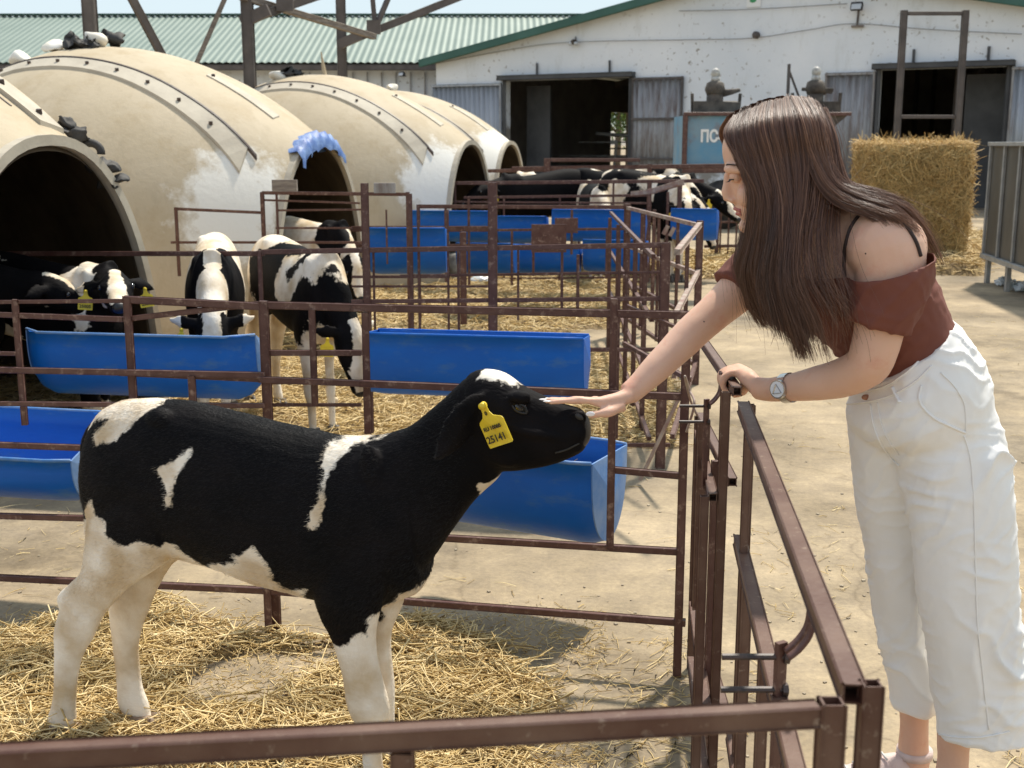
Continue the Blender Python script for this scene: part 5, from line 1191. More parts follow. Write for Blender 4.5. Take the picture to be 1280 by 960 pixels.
PL = {k: [hp(u, v, .05 if k in ('low', 'flank', 'shoulder') else 0.0) for u, v in p] for k, p in POLY.items()}
me, hoofs, _ = build_body('up', voxel=.0052)
V = mverts(me); wv = np.full(len(V), -1.0)
for k, p in PL.items():
    d = poly_dist(V[:, 0], V[:, 2], p)
    if k == 'blaze': d = np.minimum(d, .030-np.abs(V[:, 1]))
    if k == 'throat': d = np.minimum(d, .05-np.abs(V[:, 1]))
    wv = np.maximum(wv, d)
jag = np.array([mnoise.noise(Vector((p[0]*38, p[1]*20, p[2]*26))) for p in V])
wv = np.clip(wv+jag*.007, -.1, .1); add_attr(me, wv)
# soft muscle and rib modelling
Nn = mnormals(me); dsp = np.array([mnoise.noise(Vector((p[0]*9, p[1]*9, p[2]*6)))*.004+mnoise.noise(Vector((p[0]*24, p[1]*24, p[2]*16)))*.0013 for p in V])
V2 = V+Nn*dsp[:, None]; me.vertices.foreach_set('co', V2.astype(np.float32).ravel()); me.update()
calf = root('calf', HC, 'black calf with white legs in front, its nose under the woman\'s hand', 'calf', None, HYAW)
cb = link_mesh('body', me, M['coat'], calf, local=True)
for h in hoofs: hoof_mesh(*h, calf, M['hoof'])
def hflow(P):
    F = np.zeros_like(P); F[:, 0] = -1; F[:, 2] = -.35
    lk = np.interp(P[:, 2], [.36, .50], [1, 0])[:, None]; F = F*(1-lk)+np.array([.05, 0, -1])*lk
    hs = hp(585, 500)[0]; hd = P[:, 0] > hs; F[hd] = (-.9, 0, .25)
    return F
def hlen(P, Wt):
    L_ = np.interp(P[:, 2], [0, .2, .38, .46, .6], [.004, .005, .007, .012, .010]); h0 = hp(560, 500)[0]; h1 = hp(610, 500)[0]
    L_ = L_*np.interp(P[:, 0], [h0, h1], [1, .38])
    return L_
ms = hp(722, 500)[0]
mzc = hp(724, 535); q = MB(); q.ell(Vector((mzc[0]+.002, 0, mzc[1]-.001)), (.0215, .0375, .0395), Matrix.Rotation(-.15, 3, 'Y'), 24, 16); q.build('muzzle', M['nose'], calf, True, local=True)
hair_on(calf, me, wv, hlen, 150000, 3, .00038, flow=hflow, skip=lambda C: np.where(C[:, 0] > ms, .05, 1.0)*np.where(C[:, 2] < .06, .3, 1))
hb = bvh_of(me)
def on_calf(u, v):
    """spot on the near flank/head of the calf, local frame, with outward normal"""
    d = ray(u, v); R_ = Matrix.Rotation(-HYAW, 3, 'Z'); o = R_ @ (ORI-HC); dd = R_ @ d
    h = hb.ray_cast(o, dd.normalized()); return h[0], h[1]
ep, en = on_calf(650, 510)
q = MB(); q.ell(ep-en*.007, (.0150, .0150, .0150), None, 20, 14); q.build('eye', M['eye'], calf, True, local=True)
q = MB(); sl_ = Vector((1, 0, -.45)).normalized(); up_ = en.cross(sl_).normalized(); up_ = up_ if up_.z > 0 else -up_
for sg, k in ((1, 1), (-1, .7)):
    q.tube(catmull([tuple(ep-sl_*.019+en*.001), tuple(ep-sl_*.008+up_*sg*.009*k+en*.005), tuple(ep+sl_*.006+up_*sg*.009*k+en*.005), tuple(ep+sl_*.018-up_*.002+en*.001)], 4), .0032, 8)
q.build('eyelid', M['nose'], calf, True, local=True)
q = MB(); r = np.random.default_rng(2)
for i in range(16):
    a = ep+sl_*(-.012+.0016*i)+up_*.009+en*.006; q.tube([a, a+en*.008-up_*.003+sl_*.002, a+en*.014-up_*.009+sl_*.003], [.0004, .0003, .0001], 4, False)
q.build('eyelash', M['ink'], calf, local=True)
p_, n_ = on_calf(724, 521)
if p_ is not None:
    q = MB(); q.ell(p_-n_*.0005, (.0095, .0045, .0060), Matrix.Rotation(.5, 3, 'Y')); q.build('nostril', M['ink'], calf, True, local=True)
    q = MB(); P = []
    for u, v in ((733, 549), (722, 555), (708, 562), (694, 566)):
        a, b = on_calf(u, v)
        if a is not None: P.append(tuple(a+b*.0003))
    q.tube(catmull(P, 4), .0019, 6); q.build('mouth_line', M['ink'], calf, True, local=True)
tp_, tn_ = on_calf(592, 507)
Rl = Matrix.Rotation(-HYAW, 3, 'Z'); fcam = Rl @ (ORI-(HC+Vector((.4, 0, .7)))).normalized()
dn_ = Vector(((hp(616, 562)[0]-hp(592, 507)[0]), 0, (hp(616, 562)[1]-hp(592, 507)[1])))
et = ear_tag(calf, tp_+tn_*.036, dn_, fcam+Vector((-.95, 0, .25)), dn_.length/.084, '25141')
et['label'] = 'yellow numbered tag hanging from the near ear'
p2, n2_ = on_calf(618, 533)
q = MB(); a = tp_+tn_*.012; 
q.box(p2+n2_*.012, (.006, .002, .016), Matrix.Rotation(.35, 3, 'Y')); q.build('rear_tag', M['tagy'], calf, local=True)

# ---- the other cattle
def patch_vals(V, seed, freq, bias, face=None, fr_=None, low=.34, face_w=.028):
    o = seed*13.7; n1_ = np.array([mnoise.noise(Vector((p[0]*freq+o, p[1]*freq*.8+o*.3, p[2]*freq*.9+o*.7)))+.35*mnoise.noise(Vector((p[0]*freq*3+o, p[1]*freq*3, p[2]*freq*3))) for p in V])
    w_ = (n1_+bias)*.10; w_ = np.maximum(w_, (low-V[:, 2])*.5)
    if fr_ is not None:
        hd, dd, side, u = [np.array(x) for x in fr_]; R_ = V-hd; a = R_ @ dd; b = R_ @ side; c = R_ @ u; onh = (a > -.03)
        bl = face_w-np.abs(b)+np.clip(a-.05, 0, .2)*.12; bl = np.minimum(bl, c+.01); bl = np.where(a > .22, np.maximum(bl, .01 if face == 'pink' else -.01), bl)
        w_ = np.where(onh & (np.hypot(b, c) < .12), bl if face else -.05, w_)
    return np.clip(w_, -.1, .1)
def make_calf(label, loc, yaw, hyaw, drop, seed, bias, scale=1.0, freq=4.2, face='white', voxel=.011, group='calves and heifers in the pens behind', tags=(1, -1), num=None, low=.34, name='calf', cat='calf', face_w=.028, whitewhere=None, hdrop=None):
    me, hoofs, fr_ = build_body('x', hyaw, drop, voxel, True, hdrop); V = mverts(me); w_ = patch_vals(V, seed, freq, bias, face, fr_, low, face_w)
    if whitewhere is not None: w_ = whitewhere(V, w_)
    jg = np.array([mnoise.noise(Vector((p[0]*40, p[1]*40, p[2]*30))) for p in V]); w_ = np.clip(w_+jg*.006, -.1, .1)
    add_attr(me, w_); rt = root(name, loc, label, cat, group, yaw); rt.scale = (scale,)*3
    link_mesh('body', me, M['coat'], rt, local=True)
    for h in hoofs: hoof_mesh(*h, rt, M['hoofd'])
    hd, dd, side, u = fr_
    for sg in (1, -1):
        q = MB(); q.ell(hd+dd*.10+side*sg*.062+u*.020, (.012, .012, .012)); q.build('eye', M['eye'], rt, True, local=True)
    q = MB(); q.ell(hd+dd*.268-u*.022, (.028, .030, .026)); mz = q.build('muzzle', M['pinknose'] if face == 'pink' else M['nose'], rt, True, local=True)
    bv = None
    for sg in tags:
        e = hd+dd*.0-dd*.02+side*sg*.115+u*.02+Vector((0, 0, -.045)); f = dd*.9+side*sg*.25+Vector((0, 0, .4))
        Rc = Matrix.Rotation(-yaw, 3, 'Z'); fc = (Rc @ (ORI-Vector(loc))).normalized()
        if f.dot(fc) < 0: f = fc
        f = (f.normalized()+fc*1.2).normalized(); ear_tag(rt, e+f*.02, Vector((0, 0, -1))+side*sg*.1, f, 1.15/scale if scale < 1.2 else 1.1, num, small=False)
    return rt
def wgrp(x, y): return (x, y, 0)
def bp(u, v): g = G(u, v); return (g[0], g[1], 0)
# calf facing the camera with its head in the upper left trough: white back, white face
x2 = pY(272, 400, 6.1).x
def ww2(V, w_):   # white over the back, black shoulders and neck, wide white face
    n_ = np.array([mnoise.noise(Vector((p[0]*7, p[1]*9, p[2]*6))) for p in V])
    k = .16-V[:, 0]+n_*.13; k = np.where(np.abs(V[:, 1]) < .03+.03*n_, np.maximum(k, .02), k); k = np.clip(k, -.05, .05)
    body = (V[:, 2] > .36) & (w_ < .2); s_ = hp(545, 560)[0]; return np.where(body & (V[:, 0] < s_), k, w_)
make_calf('calf seen head on with white back and white face, feeding at the trough', (x2+.0, 6.10, 0), math.radians(-78), 0.0, -.60, 11, .3, 1.14, 4, tags=(-1,), num='2505', whitewhere=ww2, low=.40, face_w=.036, hdrop=-1.15)
x3 = pY(375, 400, 6.2).x
make_calf('black and white calf turning its lowered head between the two upper troughs', (x3-.04, 6.2, 0), math.radians(-58), .2, -.95, 5, .08, 1.12, 3.4, tags=(-1,), low=.36)
# calves by the first hutch
make_calf('black calf with a white blaze and numbered tags, beside the first hutch mouth', (pY(80, 400, 5.85).x-.12, 5.75, 0), math.radians(-20), -.75, .22, 3, -.2, 1.08, 4, tags=(1, -1), num='25005', low=.22, face_w=.022)
make_calf('dark calf entering the view at the left edge, only its muzzle showing', (pY(-60, 400, 5.5).x-.30, 5.45, 0), math.radians(8), -.05, -.02, 8, -.25, 1.12, 4, tags=(), face='pink', low=.2)
# calf in the mouth of the blue ragged hutch
make_calf('spotted calf standing in the shaded mouth of the second hutch', (pY(385, 300, 9.0).x-.10, 8.95, 0), math.radians(-32), -.5, -.55, 16, .15, 1.08, 4, tags=(-1,), low=.3)
# heifers at the back
HG = 'heifers crowding the far pens'
make_calf('black heifer with a yellow ear tag, leftmost of the herd', (pY(690, 250, 13.4).x, 13.9, 0), math.radians(-155), .3, .0, 21, -.6, 1.34, 3, None, .018, HG, (1,), low=.1, name='heifer', cat='heifer')
make_calf('heifer with a white rump behind the black one', (pY(708, 250, 14.2).x, 14.2, 0), math.radians(160), .1, -.5, 9, .1, 1.34, 4, 'white', .018, HG, (), name='heifer', cat='heifer')
make_calf('dark heifer between the white rumped one and the spotted one', (pY(748, 250, 13.9).x, 13.9, 0), math.radians(-50), .2, -.7, 13, -.1, 1.35, 4, 'white', .018, HG, (1,), name='heifer', cat='heifer')
make_calf('tall spotted heifer with a broad white back, middle of the herd', (pY(800, 250, 13.2).x, 13.3, 0), math.radians(-38), .1, -.8, 2, .08, 1.34, 3.0, 'white', .018, HG, (1, -1), name='heifer', cat='heifer')
make_calf('heifer lowering its white striped face towards the short far trough', (pY(850, 250, 13.4).x-.4, 13.4, 0), math.radians(-60), .2, -.45, 6, -.12, 1.32, 3.6, 'white', .018, HG, (1, -1), name='heifer', cat='heifer')
make_calf('black faced heifer with two yellow tags, nearest the woman\'s face', (pY(892, 250, 13.2).x-.75, 13.6, 0), math.radians(-25), -.2, -.25, 7, -.35, 1.35, 3.6, 'white', .018, HG, (1, -1), name='heifer', cat='heifer')

make_calf('young heifer facing the camera with yellow tags, under the spotted heifer', (pY(742, 250, 12.9).x, 13.1, 0), math.radians(-85), .1, -.55, 26, .0, 1.22, 3.6, 'white', .018, HG, (1, -1), name='heifer', cat='heifer')
make_calf('young heifer with a white brow looking over the last fence rail', (pY(838, 250, 12.9).x, 13.3, 0), math.radians(-80), -.1, -.35, 31, -.1, 1.28, 3.6, 'white', .018, HG, (1, -1), name='heifer', cat='heifer')
make_calf('heifer standing sideways behind the others, near the barn door', (pY(800, 250, 15.5).x, 15.5, 0), math.radians(178), .1, -.2, 35, -.1, 1.36, 3.2, 'white', .018, HG, (), name='heifer', cat='heifer')
# ================================================================ THE WOMAN
M['skin'] = mat('skin', (.66, .395, .275), (.72, .46, .34), 7, .5, .55, 150, 0, .3, .7, c3=(.64, .31, .22), s3=16, lo3=.55, hi3=.8, spec=.3, sss=.12, bdist=.0006)
M['nail'] = mat('white_nail', (.85, .80, .78), rough=.25)
M['lip'] = mat('pink_lip', (.42, .13, .11), rough=.4)
M['blouse'] = mat('brown_red_jersey', (.135, .036, .022), (.175, .052, .032), 5, .75, .3, 350, 0, .3, .7, bdist=.0008)
M['trouser'] = mat('white_cotton', (.82, .80, .765), (.88, .865, .84), 6, .85, .35, 420, 0, .3, .7, bdist=.0008)
M['strap'] = mat('dark_elastic', (.03, .016, .014), rough=.7)
M['silver'] = mat('silver_watch', (.55, .55, .56), rough=.25, metallic=1)
M['dial'] = mat('pale_dial', (.75, .76, .78), rough=.2)
M['shoe'] = mat('pink_white_sneaker', (.60, .46, .42), (.70, .58, .54), 20, .6, .3, 200)
M['sole'] = mat('white_sole', (.72, .70, .66), rough=.6)
M['copper'] = mat('brown_button', (.35, .16, .09), rough=.4)
WL = Vector((.98, 2.42, 0))
wom = root('person', WL, 'long haired woman in brown off-shoulder top and white trousers, leaning over the gate', 'person')
def lerp(a, b, t): return a+(b-a)*t
def chain(q, rows, n=20, k=4):
    """rows (u, v, Y, r)"""
    P = [(*pY(r_[0], r_[1], r_[2]), r_[3]) for r_ in rows]; P = catmull(P, k); q.tube([p[:3] for p in P], [float(max(.002, p[3])) for p in P], n)
def tring(c, t, lat, hb, hl):
    t = t.normalized(); fb = t.cross(lat).normalized(); l2 = fb.cross(t).normalized(); return (c, fb*hb, l2*hl)
SPINE = [(1160, 520, 2.42, .095, .12, .35), (1146, 478, 2.42, .092, .118, .38), (1134, 440, 2.42, .086, .112, .42), (1106, 397, 2.425, .100, .130, .5), (1073, 352, 2.43, .108, .150, .57), (1050, 316, 2.44, .098, .158, .6), (1030, 290, 2.445, .070, .120, .6), (1014, 275, 2.445, .056, .07, .6)]
def torso(q, i0, i1, grow=0.0, k=4):
    S = catmull([(*pY(*s[:3]), s[3]+grow, s[4]+grow, s[5]) for s in SPINE], k); S = S[i0*k:i1*k+1]; R_ = []
    for i in range(len(S)):
        t = Vector(S[min(i+1, len(S)-1)][:3])-Vector(S[max(i-1, 0)][:3]); lx = S[i][5]; R_.append(tring(Vector(S[i][:3]), t, Vector((lx, -math.sqrt(1-lx*lx), 0)), S[i][3], S[i][4]))
    loft(q, R_, 32, 2.2)
b = MB(); torso(b, 0, 7)
LARM = [(1072, 302, 2.36, .05), (1104, 306, 2.31, .071), (1112, 330, 2.295, .068), (1108, 365, 2.29, .057), (1100, 405, 2.29, .049), (1093, 435, 2.29, .046), (1082, 458, 2.30, .043), (1050, 473, 2.345, .039), (1015, 480, 2.395, .034), (985, 485, 2.44, .028), (962, 487, 2.475, .025), (947, 485, 2.50, .025)]
RARM = [(985, 312, 2.52, .055), (958, 326, 2.56, .058), (940, 346, 2.56, .050), (915, 371, 2.545, .043), (890, 393, 2.525, .039), (868, 413, 2.505, .037), (843, 438, 2.485, .0345), (817, 464, 2.46, .030), (798, 482, 2.445, .0255), (785, 493, 2.435, .0235)]
chain(b, LARM, 24); chain(b, RARM, 24)
b.ell(pY(1108, 311, 2.305), (.078, .068, .070)); b.ell(pY(1070, 300, 2.40), (.09, .09, .06))
# neck and head
chain(b, [(1040, 312, 2.445, .075), (1012, 290, 2.445, .058), (992, 268, 2.44, .052), (978, 240, 2.435, .055)], 20)
HR = [(945, 133, 1000, 131, .030), (922, 148, 1022, 146, .055), (908, 166, 1036, 164, .069), (903, 186, 1043, 190, .0755), (906, 206, 1041, 218, .0765), (913, 222, 1030, 246, .072), (914, 236, 1016, 262, .067), (919, 250, 1000, 276, .060), (923, 262, 984, 286, .053), (929, 276, 972, 294, .044), (934, 287, 962, 297, .030)]
HY = 2.43
D = catmull([(*pY(r_[0], r_[1], HY), *pY(r_[2], r_[3], HY), r_[4]) for r_ in HR], 3); Rh = []
for d in D:
    f_ = Vector(d[0:3]); k_ = Vector(d[3:6]); Rh.append(((f_+k_)/2, Vector((0, d[6], 0)), (f_-k_)/2))
V = []; F = []; n = 32
for (c, la, fr2) in Rh:
    for k in range(n):
        a = 2*math.pi*k/n; x = math.cos(a); y = math.sin(a); V.append(c+fr2*x+la*math.copysign(abs(y)**.95, y)*(1-.10*max(0, x)))
for i in range(len(Rh)-1):
    for k in range(n): F.append((i*n+k, i*n+(k+1) % n, (i+1)*n+(k+1) % n, (i+1)*n+k))
F += [tuple(reversed(range(n))), tuple(range(len(V)-n, len(V)))]
b.add(V, F)
def hpnt(u, v, lat=0.0): return pY(u, v, HY-lat)
for sg in (1, -1):
    b.tube([hpnt(909, 211, .012*sg), hpnt(915, 211, .035*sg), hpnt(932, 213, .058*sg)], [.009, .010, .006], 10)      # brow
    b.ell(hpnt(933, 244, .040*sg), (.019, .019, .024)); b.ell(hpnt(915, 251, .010*sg), (.0075, .006, .0055))
b.tube([hpnt(909, 216), hpnt(909, 228), hpnt(908, 240), hpnt(910, 247)], [.007, .0085, .0105, .0105], 12)
b.ell(hpnt(909.5, 247), (.0105, .0105, .009)); b.ell(hpnt(933, 283), (.016, .018, .014))
b.tube([hpnt(929, 264, -.022), hpnt(922, 260.5, -.01), hpnt(920.5, 259.5, 0), hpnt(922, 260.5, .01), hpnt(929, 264, .022)], [.003, .005, .006, .005, .003], 10)
b.tube([hpnt(931, 265, -.018), hpnt(926, 267, -.01), hpnt(924.5, 267.5, 0), hpnt(926, 267, .01), hpnt(931, 265, .018)], [.003, .0055, .0065, .0055, .003], 10)
# right hand, palm down on the muzzle
def fing(q, pts, r0, r1, n=12):
    P = catmull([tuple(p) for p in pts], 4); m_ = len(P); rr = [float(lerp(r0, r1, i/(m_-1))*(1+.10*math.cos(i/(m_-1)*2*math.pi*2))) for i in range(m_)]; q.tube(P, rr, n); q.ell(P[-1], (r1, r1, r1), None, 10, 8)
HYR = 2.425
for dy in (-.020, -.007, .007, .020):
    b.tube([pY(787, 495, HYR+.01+dy*.5), pY(768, 500.5, HYR+.004+dy*.9), pY(752, 502.5, HYR+dy*1.25), pY(742, 503, HYR+dy*1.45)], [.0165, .0145, .0115, .0085], 14)
FT = []
for k, (ue, ve, dY) in enumerate(((688, 501.5, -.034), (683, 499.5, -.0115), (688, 498.5, .0115), (701, 498.5, .033))):
    st = (748-k*1.0, 503-k*.5); kn = (lerp(st[0], ue, .30), 499.8+(.8 if k == 0 else 0)); m1 = (lerp(st[0], ue, .62), 500.6+(.6 if k == 0 else 0))
    pts = [pY(st[0], st[1], HYR+dY*.85), pY(*kn, HYR+dY*1.0), pY(*m1, HYR+dY*1.12), pY(ue, ve+1.2, HYR+dY*1.25)]; fing(b, pts, .0086, .0062); FT.append((pts[-2], pts[-1]))
    b.ell(pY(st[0]-1, st[1]-3.6, HYR+dY*.85), (.009, .007, .005))
th = [pY(778, 507, HYR-.015), pY(765, 514, HYR-.035), pY(751, 517, HYR-.042), pY(738, 518.5, HYR-.044)]; fing(b, th, .0125, .0075)
# left hand round the pipe
PA_ = Vector((n2.x, n2.y, .935)); PB_ = Vector((n3.x, n3.y, .935)); pd_ = (PB_-PA_).normalized(); xs = Vector((pd_.y, -pd_.x, 0)); zs_ = Vector((0, 0, 1))
hc0 = PA_+pd_*.085
wr = pY(947, 485, 2.50)
for k, off in enumerate((-.024, -.008, .008, .024)):
    kn = hc0+pd_*(off*1.15)+xs*.018+zs_*.024
    b.tube([wr+Vector((0, off*.35, 0)), wr.lerp(kn, .5)+zs_*.004+pd_*off*.3, kn], [.019, .019, .0145], 12)
    def pc(ang, r_): return hc0+pd_*(off*1.05)+(xs*math.cos(ang)+zs_*math.sin(ang))*r_
    fing(b, [kn, pc(1.6, .0245), pc(2.3, .0225), pc(3.0, .0205), pc(3.7, .020), pc(4.4, .020)], .0098, .0078)
fing(b, [wr+zs_*-.004, hc0-pd_*.045+xs*.028+zs_*.002, hc0-pd_*.040+xs*.020-zs_*.014, hc0-pd_*.020+xs*.006-zs_*.024], .0125, .0085)
# legs and feet inside the clothes
chain(b, [(1175, 560, 2.40, .075), (1200, 650, 2.37, .070), (1208, 740, 2.37, .055), (1205, 830, 2.37, .050), (1193, 915, 2.38, .036), (1191, 950, 2.385, .033), (1190, 985, 2.39, .038)], 18)
chain(b, [(1135, 560, 2.48, .07), (1128, 650, 2.52, .07), (1132, 740, 2.52, .052), (1140, 820, 2.52, .045), (1143, 890, 2.53, .033), (1142, 925, 2.535, .033), (1142, 955, 2.54, .036)], 18)
me = remesh(b, .0042, 3, .45)
V = mverts(me); Nn = mnormals(me); dsp = np.array([mnoise.noise(Vector(p)*14)*.0016+mnoise.noise(Vector(p)*45)*.0004 for p in V]); me.vertices.foreach_set('co', (V+Nn*dsp[:, None]).astype(np.float32).ravel()); me.update()
sk_bvh = bvh_of(me); body = link_mesh('body', me, M['skin'], wom)
# nails
for (a, e) in FT:
    d = (e-a).normalized(); q = MB(); c = e+d*.007+Vector((0, -.0025, .0030)); q.ell(c, (.0085, .0042, .0018), None, 12, 8); q.build('nail', M['nail'], wom, True)
q = MB(); q.ell(pY(738, 517.5, HYR-.0525), (.0095, .0020, .0052), None, 14, 8); q.build('nail', M['nail'], wom, True)
q = MB(); q.tube(catmull([tuple(hpnt(928, 264.5, -.020)), tuple(hpnt(918.8, 260.5, 0)), tuple(hpnt(926.5, 263.5, .020))], 6), .0042, 8)
q.tube(catmull([tuple(hpnt(929, 266.5, -.016)), tuple(hpnt(922, 266.8, 0)), tuple(hpnt(927.5, 266.5, .016))], 6), .0048, 8); q.build('lips', M['lip'], wom, True)
for sg in (1, -1):
    q = MB(); q.ell(hpnt(919.5, 221, .032*sg), (.0125, .0125, .0120)); q.build('eyelid', M['skin'], wom, True)
    q = MB(); q.tube(catmull([tuple(hpnt(915.5, 224.5, .019*sg)), tuple(hpnt(911.8, 224.5, .031*sg)), tuple(hpnt(917, 224.5, .044*sg))], 5), .0013, 6); q.build('lash_line', M['ink'], wom, True)
    q = MB()
    for i in range(12):
        t = i/11; a = hpnt(912.3+3.5*abs(t-.45), 224.5, (.020+.025*t)*sg); q.tube([a, a+Vector((-.004, 0, -.004)), a+Vector((-.008, 0, -.005))], [.0006, .0005, .0002], 4, False)
    q.build('eyelash', M['ink'], wom)
    q = MB(); q.tube(catmull([tuple(hpnt(908.2, 208.5, .012*sg)), tuple(hpnt(909, 205.5, .030*sg)), tuple(hpnt(921, 206.5, .055*sg))], 5), [.0011]*5+[.0015]*5+[.0006], 6); q.build('eyebrow', M['strap'], wom, True)

p = surf0 = None
for (u, v) in ((1082, 317), (1098, 352), (880, 402)):
    h = sk_bvh.ray_cast(ORI, ray(u, v).normalized())
    if h[0] is not None: q = MB(); q.ell(h[0], (.0016, .0016, .0016), None, 8, 6); q.build('mole', M['strap'], wom, True)
# ---- clothes
def wrinkle(me, fn):
    V = mverts(me); Nn = mnormals(me); d = np.array([fn(Vector(p), Vector(n_)) for p, n_ in zip(V, Nn)]); me.vertices.foreach_set('co', (V+Nn*d[:, None]).astype(np.float32).ravel()); me.update()
def rid(p): return 1-2*abs(mnoise.noise(p))
def fold(p, d, freq, wf=5.0, warp=2.0):
    """sharp broken creases across direction d"""
    ph = p.dot(d.normalized())*freq+warp*mnoise.noise(p*wf)+warp*.6*mnoise.noise(p*wf*2.3+Vector((7, 3, 1))); m_ = max(0, mnoise.noise(p*wf*.9+Vector((2, 9, 4)))*1.6+.45)
    return (1-abs(math.sin(ph)))**2.2*min(1, m_)
t_ = MB(); torso(t_, 1, 5, .009)
chain(t_, [(1105, 318, 2.315, .078), (1113, 338, 2.29, .079), (1108, 370, 2.285, .070), (1100, 398, 2.285, .063), (1097, 408, 2.285, .061)], 28)
# keep the shoulders bare: the top edge of the blouse is a slanted cut
me = remesh(t_, .0048, 3, .5)
pa, pb = pY(1052, 350, 2.30), pY(1168, 306, 2.35)
bm = bmesh.new(); bm.from_mesh(me)
def cut(co_, no_, keep=None):
    geom = bm.verts[:]+bm.edges[:]+bm.faces[:]; bmesh.ops.bisect_plane(bm, geom=geom, plane_co=co_, plane_no=no_, clear_outer=True)
ed = (pb-pa).normalized(); dep_ = Vector((-.62, .75, -.12)).normalized(); cut(pa, ed.cross(dep_)*(1 if ed.cross(dep_).z > 0 else -1))
bm.to_mesh(me); bm.free(); me.update()
ts = MB(); chain(ts, [(985, 318, 2.53, .066), (960, 328, 2.555, .066), (940, 344, 2.56, .061), (923, 358, 2.553, .055), (918, 363, 2.55, .054)], 26); me_s = remesh(ts, .0048, 3, .5)
def wr_b(p, n_):
    a = p.dot(Vector((.70, .1, .70))); b_ = p.dot(Vector((-.7, .3, .65)))
    return fold(p, Vector((-.7, .3, .65)), 75, 6, 1.8)*.0045+fold(p+Vector((3, 1, 2)), Vector((.5, .5, .9)), 60, 9, 2.2)*.003+.0030*mnoise.noise(Vector((a*12, b_*20, p.y*10+3)))+.0012*mnoise.noise(p*60)
wrinkle(me_s, wr_b); link_mesh('sleeve', me_s, M['blouse'], wom)
wrinkle(me, wr_b); bl_b = bvh_of(me); top = link_mesh('blouse', me, M['blouse'], wom)
so_ = top.modifiers.new('t', 'SOLIDIFY'); so_.thickness = .0025; so_.offset = 1
def surf(bv, u, v, lift=.0015):
    d = ray(u, v).normalized(); h = bv.ray_cast(ORI, d)
    return (h[0]+h[1]*lift if h[1].dot(d) < 0 else h[0]-h[1]*lift) if h[0] is not None else None
def surf_line(bv, px, r_, name, m, parent=wom, lift=.0012, flat=1.0, dens=5):
    P = catmull([tuple(p)+(0,) for p in px], dens); pts = [surf(bv, p[0], p[1], lift) for p in P]; pts = [tuple(p) for p in pts if p is not None]
    if len(pts) < 2: return None
    q = MB(); q.tube(pts, r_, 6, True, flat); return q.build(name, m, parent, True)
surf_line(sk_bvh, [(1057, 350), (1056, 322), (1063, 288), (1080, 266), (1103, 262), (1126, 276), (1143, 300), (1150, 320)], .0036, 'shoulder_strap', M['strap'], lift=.002, dens=8)
surf_line(bl_b, [(1056, 352), (1090, 345), (1130, 330), (1163, 312)], .0028, 'neckline_elastic', M['blouse'], lift=.0)
surf_line(bl_b, [(1063, 411), (1085, 414), (1105, 408), (1122, 398)], .0024, 'sleeve_hem', M['blouse'], lift=.0)

tr = MB(); 
def prow(u, v, Y, hb, hl, lx=.36): return (*pY(u, v, Y), hb, hl, lx)
PEL = [prow(1128, 434, 2.42, .106, .136, .42), prow(1137, 455, 2.42, .122, .148, .40), prow(1146, 485, 2.42, .138, .160, .36), prow(1151, 515, 2.425, .144, .158, .34), prow(1152, 540, 2.43, .128, .135, .32), prow(1153, 560, 2.43, .09, .09, .3)]
def leg(rows):
    D = catmull([(*pY(u, v, Y), hx, hy) for u, v, Y, hx, hy in rows], 4); R_ = [(Vector(d[:3]), Vector((0, d[4], 0)), Vector((d[3], 0, 0))) for d in D]; loft(tr, R_, 32, 2.15)
S = catmull(PEL, 4); R_ = []
for i in range(len(S)):
    t = Vector(S[min(i+1, len(S)-1)][:3])-Vector(S[max(i-1, 0)][:3]); lx = S[i][5]; wt = min(1, i/10); t = (t.normalized()*(1)+Vector((.55*(1-wt), 0, -.35*(1-wt)))); R_.append(tring(Vector(S[i][:3]), -t, Vector((lx, -math.sqrt(1-lx*lx), 0)), S[i][3], S[i][4]))
loft(tr, R_, 32, 2.1)
leg([(1172, 490, 2.40, .105, .095), (1180, 540, 2.385, .118, .105), (1192, 590, 2.375, .118, .104), (1200, 650, 2.365, .111, .098), (1206, 700, 2.36, .109, .094), (1209, 750, 2.36, .107, .09), (1216, 800, 2.36, .104, .086), (1223, 850, 2.365, .103, .085), (1229, 895, 2.37, .106, .085), (1230, 918, 2.37, .107, .086)])
leg([(1118, 500, 2.46, .09, .095), (1117, 540, 2.475, .098, .10), (1118, 590, 2.495, .094, .095), (1120, 650, 2.51, .086, .082), (1126, 700, 2.515, .080, .076), (1132, 750, 2.52, .073, .070), (1138, 800, 2.52, .066, .065), (1143, 850, 2.525, .058, .06), (1145, 884, 2.53, .050, .058)])
me = remesh(tr, .0055, 9, .6)
bm = bmesh.new(); bm.from_mesh(me)      # open waist, slanted like the belt line
w0, w1 = pY(1050, 489, 2.30), pY(1192, 391, 2.45); nrm_w = (w1-w0).normalized().cross(Vector((.30, .95, .10))).normalized(); nrm_w = nrm_w if nrm_w.z > 0 else -nrm_w
cut(w0.lerp(w1, .5), nrm_w)
bm.to_mesh(me); bm.free(); me.update()
cr0 = pY(1128, 590, 2.36); zh = WL.z
